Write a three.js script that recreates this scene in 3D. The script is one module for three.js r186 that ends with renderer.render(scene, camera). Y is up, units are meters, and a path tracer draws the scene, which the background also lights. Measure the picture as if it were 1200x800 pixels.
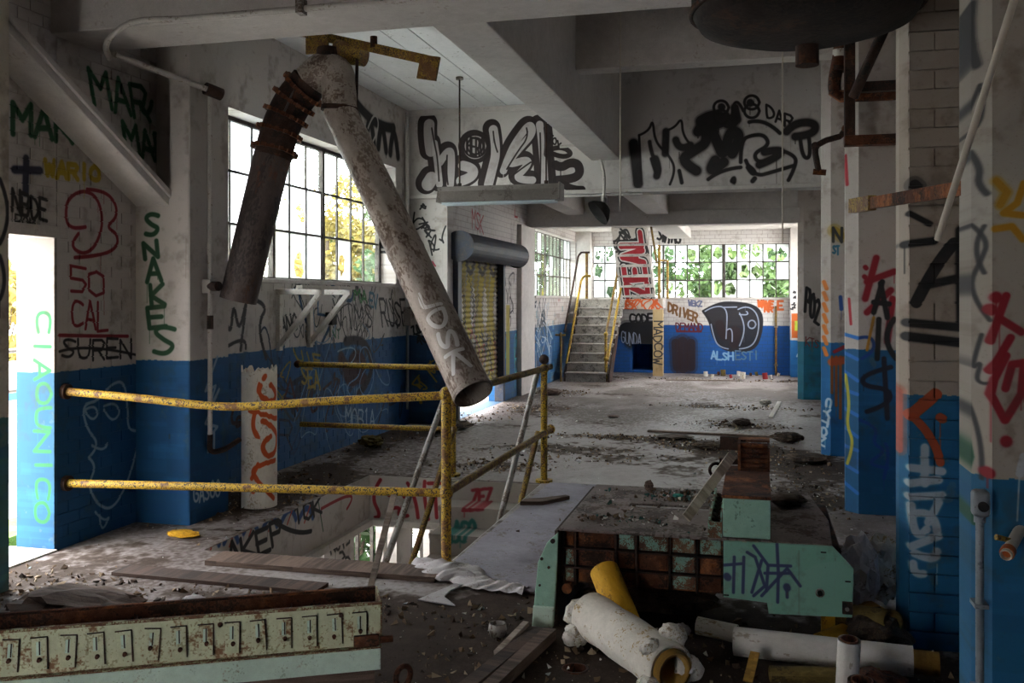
import * as THREE from 'three';
import { RoundedBoxGeometry } from 'three/addons/geometries/RoundedBoxGeometry.js';
import { mergeGeometries } from 'three/addons/utils/BufferGeometryUtils.js';

// ---------------------------------------------------------------- camera, sky, exposure
// World: x to the right across the hall, y up, the hall runs away along -z ("depth" D = -z).
const scene = new THREE.Scene();
const camera = new THREE.PerspectiveCamera(2 * Math.atan(400 / 1100) * 180 / Math.PI, 1.5, 0.05, 300);
camera.position.set(0, 1.6, 0);
camera.rotation.y = Math.atan(285 / 1100);
camera.setViewOffset(1200, 800, 0, 50, 1200, 800);
const renderer = new THREE.WebGLRenderer({ antialias: true });
renderer.toneMapping = THREE.LinearToneMapping;
renderer.toneMappingExposure = 1.1;
renderer.shadowMap.enabled = true;
scene.background = new THREE.Color().setRGB(0.98, 0.98, 0.99);   // bright overcast sky
scene.backgroundIntensity = 18;

// ---------------------------------------------------------------- helpers
const V3 = THREE.Vector3;
function rand(seed) { let a = seed | 0; return () => { a = (a + 0x6d2b79f5) | 0; let t = Math.imul(a ^ (a >>> 15), 1 | a); t = (t + Math.imul(t ^ (t >>> 7), 61 | t)) ^ t; return ((t ^ (t >>> 14)) >>> 0) / 4294967296; }; }
const R = rand(11);
const rr = (a, b) => a + (b - a) * R();
const pick = (l) => l[Math.floor(R() * l.length)];
const P = (x, y, d) => new V3(x, y, -d);
const taken = new Map();
function numbered(n) { const k = taken.get(n) || 0; taken.set(n, k + 1); return k ? n + '_' + String(k).padStart(3, '0') : n; }
function thing(name, label, category, base = [0, 0, 0], group) {
  const g = new THREE.Group(); g.name = numbered(name); g.position.set(base[0], base[1], -base[2]);
  g.userData = { label, category }; if (group) g.userData.group = group;
  scene.add(g); return g;
}
function structure(name, label, category, base = [0, 0, 0]) { const g = thing(name, label, category, base); g.userData.kind = 'structure'; return g; }
function worldBase(p) { const v = new V3(); for (let o = p; o && o !== scene; o = o.parent) v.add(o.position); return v; }
// geometry given in world axes; it is moved into the parent's own frame
function part(parent, name, geo, mat, label) {
  const b = worldBase(parent); geo.translate(-b.x, -b.y, -b.z);
  const m = new THREE.Mesh(geo, mat); m.name = name; m.castShadow = m.receiveShadow = true;
  if (label) m.userData.label = label;
  parent.add(m); return m;
}
// geometry given in the parent's own axes
function local(parent, name, geo, mat, label) {
  const m = new THREE.Mesh(geo, mat); m.name = name; m.castShadow = m.receiveShadow = true;
  if (label) m.userData.label = label; parent.add(m); return m;
}
function single(name, label, category, geo, mat, group) {
  geo.computeBoundingBox(); const bb = geo.boundingBox.clone(), cx = (bb.min.x + bb.max.x) / 2, cz = (bb.min.z + bb.max.z) / 2;
  geo.translate(-cx, -bb.min.y, -cz);
  const m = new THREE.Mesh(geo, mat); m.name = numbered(name); m.position.set(cx, bb.min.y, cz); m.castShadow = m.receiveShadow = true;
  m.userData = { label, category }; if (group) m.userData.group = group; scene.add(m); return m;
}
const struct = (...a) => { const m = single(...a); m.userData.kind = 'structure'; return m; };
// texture coordinates in metres, chosen by the way each face points
function boxUV(g0, ox = 0, oy = 0) {
  const g = g0.index ? g0.toNonIndexed() : g0, p = g.attributes.position, uv = new Float32Array(p.count * 2), a = new V3(), b = new V3(), c = new V3();
  for (let i = 0; i < p.count; i += 3) {
    a.fromBufferAttribute(p, i); b.fromBufferAttribute(p, i + 1); c.fromBufferAttribute(p, i + 2);
    const n = b.clone().sub(a).cross(c.clone().sub(a)), x = Math.abs(n.x), y = Math.abs(n.y), z = Math.abs(n.z);
    [a, b, c].forEach((q, k) => { const j = (i + k) * 2; if (y >= x && y >= z) { uv[j] = q.x; uv[j + 1] = q.z; } else if (x >= z) { uv[j] = q.z; uv[j + 1] = q.y; } else { uv[j] = q.x; uv[j + 1] = q.y; } uv[j] += ox; uv[j + 1] += oy; });
  }
  g.setAttribute('uv', new THREE.BufferAttribute(uv, 2)); return g;
}
// texture coordinates of a painted wall: along the wall (x or depth) and up
function wallUV(g0, t) {
  const g = g0.index ? g0.toNonIndexed() : g0, p = g.attributes.position, uv = new Float32Array(p.count * 2);
  for (let i = 0; i < p.count; i++) { const a = t.axis === 'D' ? -p.getZ(i) : p.getX(i); uv[i * 2] = (a - t.a0) / (t.a1 - t.a0); uv[i * 2 + 1] = (p.getY(i) - t.y0) / (t.y1 - t.y0); }
  g.setAttribute('uv', new THREE.BufferAttribute(uv, 2)); return g;
}
const rawBox = (x0, x1, y0, y1, d0, d1) => new THREE.BoxGeometry(Math.abs(x1 - x0), Math.abs(y1 - y0), Math.abs(d1 - d0)).translate((x0 + x1) / 2, (y0 + y1) / 2, -(d0 + d1) / 2);
const box = (...a) => boxUV(rawBox(...a), R() * 3, R() * 3);
const rbox = (x0, x1, y0, y1, d0, d1, r = 0.012) => boxUV(new RoundedBoxGeometry(Math.abs(x1 - x0), Math.abs(y1 - y0), Math.abs(d1 - d0), 1, r).translate((x0 + x1) / 2, (y0 + y1) / 2, -(d0 + d1) / 2), R() * 3, R() * 3);
function lbox(w, h, d, x, y, z, r = 0) { const g = r ? new RoundedBoxGeometry(w, h, d, 1, r) : new THREE.BoxGeometry(w, h, d); return boxUV(g.translate(x, y, z), R() * 3, R() * 3); }
const UPV = new V3(0, 1, 0);
function cyl(a, b, r0, r1 = r0, seg = 16, open = false) {
  const d = b.clone().sub(a), g = new THREE.CylinderGeometry(r1, r0, d.length(), seg, 1, open);
  g.applyQuaternion(new THREE.Quaternion().setFromUnitVectors(UPV, d.clone().normalize())); g.translate((a.x + b.x) / 2, (a.y + b.y) / 2, (a.z + b.z) / 2);
  return boxUV(g, R() * 3, R() * 3);
}
// a pipe with a wall: outside, inside and both rims
function hollow(a, b, r, t, seg = 24, wob = 0, steps = 1) {
  const L = b.distanceTo(a), pts = [];
  for (let i = 0; i <= steps; i++) pts.push(new THREE.Vector2(r * (1 + wob * Math.sin(i * 2.3)), L * i / steps));
  for (let i = steps; i >= 0; i--) pts.push(new THREE.Vector2(r * (1 + wob * Math.sin(i * 2.3)) - t, L * i / steps));
  pts.push(pts[0].clone());
  const g = new THREE.LatheGeometry(pts, seg), d = b.clone().sub(a).normalize();
  g.applyQuaternion(new THREE.Quaternion().setFromUnitVectors(UPV, d)); g.translate(a.x, a.y, a.z); const u = g.attributes.uv; for (let i = 0; i < u.count; i++) u.setXY(i, u.getX(i) * 6.28 * r, u.getY(i) * 2 * L); return g;
}
function tube(pts, r, seg = 8, straight = false, n = 0) {
  let c; if (straight) { c = new THREE.CurvePath(); for (let i = 0; i + 1 < pts.length; i++) c.add(new THREE.LineCurve3(pts[i], pts[i + 1])); } else c = new THREE.CatmullRomCurve3(pts, false, 'centripetal');
  return boxUV(new THREE.TubeGeometry(c, n || pts.length * 6, r, seg, false), R() * 3, R() * 3);
}
function beam(a, b, w, h, up = UPV) {   // a box bar from a to b
  const d = b.clone().sub(a), L = d.length(), z = d.clone().normalize(), x = new V3().crossVectors(up, z).normalize(), y = new V3().crossVectors(z, x);
  const g = boxUV(new THREE.BoxGeometry(w, h, L), R() * 3, R() * 3); g.applyMatrix4(new THREE.Matrix4().makeBasis(x, y, z)); g.translate((a.x + b.x) / 2, (a.y + b.y) / 2, (a.z + b.z) / 2); return g;
}
function poly(pts, holes = []) { const s = new THREE.Shape(pts.map(([x, y]) => new THREE.Vector2(x, y))); for (const h of holes) s.holes.push(new THREE.Path(h.map(([x, y]) => new THREE.Vector2(x, y)))); return s; }
const rect = (x0, x1, y0, y1) => [[x0, y0], [x1, y0], [x1, y1], [x0, y1]];
const ext = (s, t, bevel = 0) => new THREE.ExtrudeGeometry(s, bevel ? { depth: t - 2 * bevel, bevelEnabled: true, bevelThickness: bevel, bevelSize: bevel, bevelOffset: -bevel, bevelSegments: 1, curveSegments: 24 } : { depth: t, bevelEnabled: false, curveSegments: 24 }).translate(0, 0, bevel);
const onX = (s, x0, t, b) => ext(s, t, b).rotateY(Math.PI / 2).translate(x0, 0, 0);           // outline in (depth, y), from x0 to x0 + t
const onD = (s, d0, t, b) => ext(s, t, b).translate(0, 0, -(d0 + t));                         // outline in (x, y), from depth d0 to d0 + t
const onY = (s, y0, t, b) => ext(s, t, b).rotateX(-Math.PI / 2).translate(0, y0, 0);          // outline in (x, depth), from y0 to y0 + t
const merged = (l) => mergeGeometries(l.map((g) => { const q = g.index ? g.toNonIndexed() : g; for (const k of Object.keys(q.attributes)) if (!['position', 'normal', 'uv'].includes(k)) q.deleteAttribute(k); return q; }));

// ---------------------------------------------------------------- procedural textures
function noiseTile(n, cells, octaves, seed) {
  const out = new Float32Array(n * n), q = rand(seed); let amp = 1, tot = 0;
  for (let o = 0; o < octaves; o++) {
    const c = cells << o, lat = Float32Array.from({ length: c * c }, q);
    for (let y = 0; y < n; y++) {
      const fy = y / n * c, y0 = Math.floor(fy), ty = fy - y0, sy = ty * ty * (3 - 2 * ty), r0 = y0 % c * c, r1 = (y0 + 1) % c * c;
      for (let x = 0; x < n; x++) {
        const fx = x / n * c, x0 = Math.floor(fx), tx = fx - x0, sx = tx * tx * (3 - 2 * tx), a = x0 % c, b = (x0 + 1) % c;
        out[y * n + x] += amp * ((lat[r0 + a] * (1 - sx) + lat[r0 + b] * sx) * (1 - sy) + (lat[r1 + a] * (1 - sx) + lat[r1 + b] * sx) * sy);
      }
    }
    tot += amp; amp *= 0.55;
  }
  for (let i = 0; i < out.length; i++) out[i] /= tot;
  return out;
}
const NT = 512;
const NF = noiseTile(NT, 96, 2, 8), N1 = noiseTile(NT, 4, 6, 1), N2 = noiseTile(NT, 8, 6, 2), N3 = noiseTile(NT, 32, 4, 3), N4 = noiseTile(NT, 6, 6, 4);
const hex = (h) => { const c = h.length === 4 ? h.slice(1).split('').map((k) => k + k).join('') : h.slice(1); return [0, 2, 4].map((i) => parseInt(c.slice(i, i + 2), 16)); };
const smooth = (a, b, x) => { const t = Math.min(1, Math.max(0, (x - a) / (b - a))); return t * t * (3 - 2 * t); };
function canvas(w, h) { const c = document.createElement('canvas'); c.width = w; c.height = h; return c; }
function texture(c, metres) {
  const t = new THREE.CanvasTexture(c); t.colorSpace = THREE.SRGBColorSpace; t.wrapS = t.wrapT = THREE.RepeatWrapping; t.anisotropy = 8;
  if (metres) t.repeat.set(1 / metres, 1 / metres); return t;
}
// base coat with worn-off patches that show a second and a third colour, and fine grain
function coat(base, under, wornAt, rust, rustAt, grain = 14, seed = 0, fine = 0.15, n = NT) {
  const c = canvas(n, n), x = c.getContext('2d'), im = x.createImageData(n, n), B = hex(base), U = hex(under), S = hex(rust), q = rand(99 + seed), off = seed * 7919;
  for (let j = 0; j < n; j++) for (let i = 0; i < n; i++) {
    const k = j * n + i, s = ((j * NT / n | 0) * NT + (i * NT / n | 0) + off) % (NT * NT), w = smooth(wornAt - 0.05, wornAt + 0.03, N2[s] * (0.55 - fine * 0.45) + N3[s] * 0.25 + NF[s] * (0.2 + fine * 0.45)), u = smooth(rustAt - 0.07, rustAt + 0.07, N4[s] * 0.7 + NF[s] * 0.18 + N3[s] * 0.12), g = (q() - 0.5) * grain + (N3[s] - 0.5) * grain * 1.6 + (N1[s] - 0.5) * grain * 2;
    for (let m = 0; m < 3; m++) { let v = B[m] + (U[m] - B[m]) * w; v += (S[m] - v) * u * 0.85; im.data[k * 4 + m] = v + g; }
    im.data[k * 4 + 3] = 255;
  }
  x.putImageData(im, 0, 0); return c;
}
const mat = (o) => new THREE.MeshStandardMaterial({ roughness: 0.85, metalness: 0, ...o });
function bumpTex(src, metres) { const d = new Uint8Array(NT * NT * 4); for (let i = 0; i < NT * NT; i++) { d[i * 4] = d[i * 4 + 1] = d[i * 4 + 2] = src[i] * 255; d[i * 4 + 3] = 255; } const t = new THREE.DataTexture(d, NT, NT); t.wrapS = t.wrapT = THREE.RepeatWrapping; t.magFilter = THREE.LinearFilter; t.repeat.set(1 / metres, 1 / metres); t.needsUpdate = true; return t; }
const bumpFine = bumpTex(N3, 0.6), bumpBroad = bumpTex(N2, 1.2);
const coated = (metres, o, ...a) => mat({ map: texture(coat(...a), metres), bumpMap: bumpFine, bumpScale: 0.002, ...o });
function woodTex(base, dark, seed) {
  const n = 256, c = canvas(n, n), x = c.getContext('2d'), im = x.createImageData(n, n), B = hex(base), K = hex(dark), q = rand(seed);
  for (let j = 0; j < n; j++) for (let i = 0; i < n; i++) { const s = N2[(j * 2 * NT + (i >> 3) + seed * 97) % (NT * NT)] * 0.6 + N3[(j * 3 * NT + (i >> 2)) % (NT * NT)] * 0.4, t = smooth(0.35, 0.7, s), g = (q() - 0.5) * 16; for (let m = 0; m < 3; m++) im.data[(j * n + i) * 4 + m] = B[m] + (K[m] - B[m]) * t + g; im.data[(j * n + i) * 4 + 3] = 255; }
  x.putImageData(im, 0, 0); return texture(c, 0.5);
}
const M = {
  concrete: coated(1.6, {}, '#b9b2ac', '#a2978e', 0.7, '#82715f', 0.8, 14, 1),
  soffit: coated(1.6, {}, '#bdb7b2', '#a89f97', 0.7, '#8a7b6c', 0.8, 12, 2),
  board: coated(1.3, { roughness: 0.7 }, '#dcdbdb', '#a9a5a2', 0.7, '#85796e', 0.8, 8, 3),
  plaster: coated(1.4, {}, '#c0bab5', '#aca399', 0.7, '#8a7967', 0.8, 14, 4),
  rust: coated(0.7, { roughness: 0.9, metalness: 0.15 }, '#5a3420', '#2c1a12', 0.55, '#8a4f26', 0.62, 26, 5),
  darkRust: coated(0.7, { roughness: 0.85, metalness: 0.2 }, '#38241b', '#1d1512', 0.55, '#5d3620', 0.66, 18, 6),
  tank: coated(1.2, { roughness: 0.9 }, '#2a211d', '#171311', 0.55, '#40291c', 0.66, 14, 7),
  yellow: coated(0.55, { roughness: 0.6 }, '#b08c10', '#1d1710', 0.585, '#5f3a18', 0.6, 18, 8, 1),
  yellowRust: coated(0.5, { roughness: 0.75 }, '#8a6e20', '#3c2a18', 0.53, '#5f3d20', 0.56, 20, 9, 0.7),
  mint: coated(0.9, { roughness: 0.55 }, '#8fb7a2', '#5f7f70', 0.7, '#6f4526', 0.74, 12, 10),
  cream: coated(0.6, { roughness: 0.65 }, '#c6c8a6', '#9a9673', 0.62, '#6b3f22', 0.66, 14, 11, 0.5),
  paleMint: coated(0.6, { roughness: 0.6 }, '#c2d6c6', '#9fb29e', 0.66, '#6b4526', 0.74, 12, 12, 0.5),
  galv: coated(0.8, { roughness: 0.5, metalness: 0.35 }, '#8f8984', '#5e5147', 0.55, '#4c3a2d', 0.68, 18, 13),
  dustPlate: coated(1.0, { roughness: 0.75 }, '#8b8690', '#6d655f', 0.64, '#5a4a3e', 0.74, 14, 14),
  deck: coated(1.0, { roughness: 0.85 }, '#7a6e6a', '#4a4039', 0.56, '#443023', 0.66, 18, 15),
  steel: mat({ color: '#55504c', roughness: 0.5, metalness: 0.6 }),
  frame: coated(0.5, { roughness: 0.8 }, '#4b4640', '#2d2824', 0.56, '#5e4128', 0.7, 12, 16),
  black: mat({ color: '#14110f', roughness: 0.9 }),
  dirt: coated(0.8, { roughness: 1 }, '#4a3c30', '#2f261f', 0.55, '#66533f', 0.66, 30, 17),
  white: coated(0.7, { roughness: 0.8 }, '#c9c3bb', '#9b8f82', 0.66, '#7c6a50', 0.76, 12, 18),
  paper: coated(0.5, { roughness: 0.95 }, '#cfc9bd', '#a08a64', 0.64, '#7b6240', 0.72, 14, 19),
  cardboard: mat({ map: woodTex('#a8823a', '#80602a', 21), roughness: 0.95 }),
  yellowTube: coated(0.4, { roughness: 0.8 }, '#c69414', '#94690f', 0.64, '#6e4a18', 0.74, 16, 20),
  olive: coated(0.5, { roughness: 0.95 }, '#6a5a2c', '#4a3d20', 0.58, '#84703a', 0.68, 18, 21),
  plank: mat({ map: woodTex('#6e5a4e', '#43342b', 31), roughness: 0.9, bumpMap: bumpFine, bumpScale: 0.002 }),
  darkPlank: mat({ map: woodTex('#4e3b32', '#2c211b', 33), roughness: 0.9, bumpMap: bumpFine, bumpScale: 0.002 }),
  paleWood: mat({ map: woodTex('#a3968a', '#71645a', 35), roughness: 0.85 }),
  cloth: coated(0.6, { roughness: 1 }, '#c7c3c4', '#a39b97', 0.64, '#87796a', 0.74, 10, 22),
  pvc: mat({ color: '#bdb3a4', roughness: 0.5 }),
  conduit: coated(0.5, { roughness: 0.45, metalness: 0.3 }, '#7f8488', '#5b5f63', 0.66, '#5b4432', 0.78, 10, 23),
  pipeWhite: coated(0.5, { roughness: 0.7 }, '#b5afa9', '#857a70', 0.66, '#5c4232', 0.74, 12, 24),
  lampMetal: coated(0.8, { roughness: 0.5, metalness: 0.2 }, '#635b55', '#4a423b', 0.62, '#3f342b', 0.74, 8, 25),
  lampTube: mat({ color: '#b9c4c8', roughness: 0.3 }),
  stairConcrete: coated(0.7, {}, '#a29b94', '#77706a', 0.6, '#524c47', 0.68, 16, 26, 0.4),
  blueSteel: coated(0.8, { roughness: 0.6 }, '#121d30', '#211f24', 0.54, '#4a3529', 0.7, 12, 27),
  outside: coated(2, {}, '#d2d0ca', '#b9b6ae', 0.62, '#7d7a72', 0.74, 12, 28),
  grass: coated(1, { roughness: 1 }, '#5c7a2e', '#3f5a22', 0.55, '#84953c', 0.66, 26, 29),
  bark: mat({ map: woodTex('#5d5044', '#352c25', 41), roughness: 1 }),
  glass: new THREE.MeshPhysicalMaterial({ color: '#eef3f2', roughness: 0.02, transmission: 1, thickness: 0, ior: 1.45 }),
  milky: new THREE.MeshPhysicalMaterial({ color: '#e6ebea', roughness: 0.95, transmission: 0.55, thickness: 0 }),
  dusty: new THREE.MeshPhysicalMaterial({ color: '#dfe6e8', roughness: 0.35, transmission: 0.85, thickness: 0 }),
  yellowGlass: new THREE.MeshPhysicalMaterial({ color: '#e8cf7a', roughness: 0.95, transmission: 0.5, thickness: 0 }),
  tealRag: mat({ color: '#2f7d74', roughness: 0.9 }),
  galvPale: () => coated(0.6, { roughness: 0.55, metalness: 0.2 }, '#a9a4a6', '#857d78', 0.66, '#6d5c4c', 0.76, 8, 52),
  foilPaper: (() => { let m; return () => (m ||= coated(0.3, { roughness: 0.6 }, '#c2bdb4', '#8b7b62', 0.6, '#6d5a40', 0.7, 20, 53)); })(),
  foil: mat({ color: '#9a9a9c', roughness: 0.35, metalness: 0.7 }),
  mintRust: coated(0.35, { roughness: 0.7 }, '#7fa595', '#5a3a24', 0.52, '#6b3f22', 0.6, 18, 50),
  creamRust: coated(0.35, { roughness: 0.75 }, '#a9ab88', '#6b4426', 0.5, '#5a331c', 0.58, 18, 51),
  blueWall: coated(0.8, {}, '#0a4c92', '#0d3a68', 0.6, '#3a4a58', 0.72, 12, 60),
  copper: mat({ color: '#9c5326', roughness: 0.5, metalness: 0.5 }),
};

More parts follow.
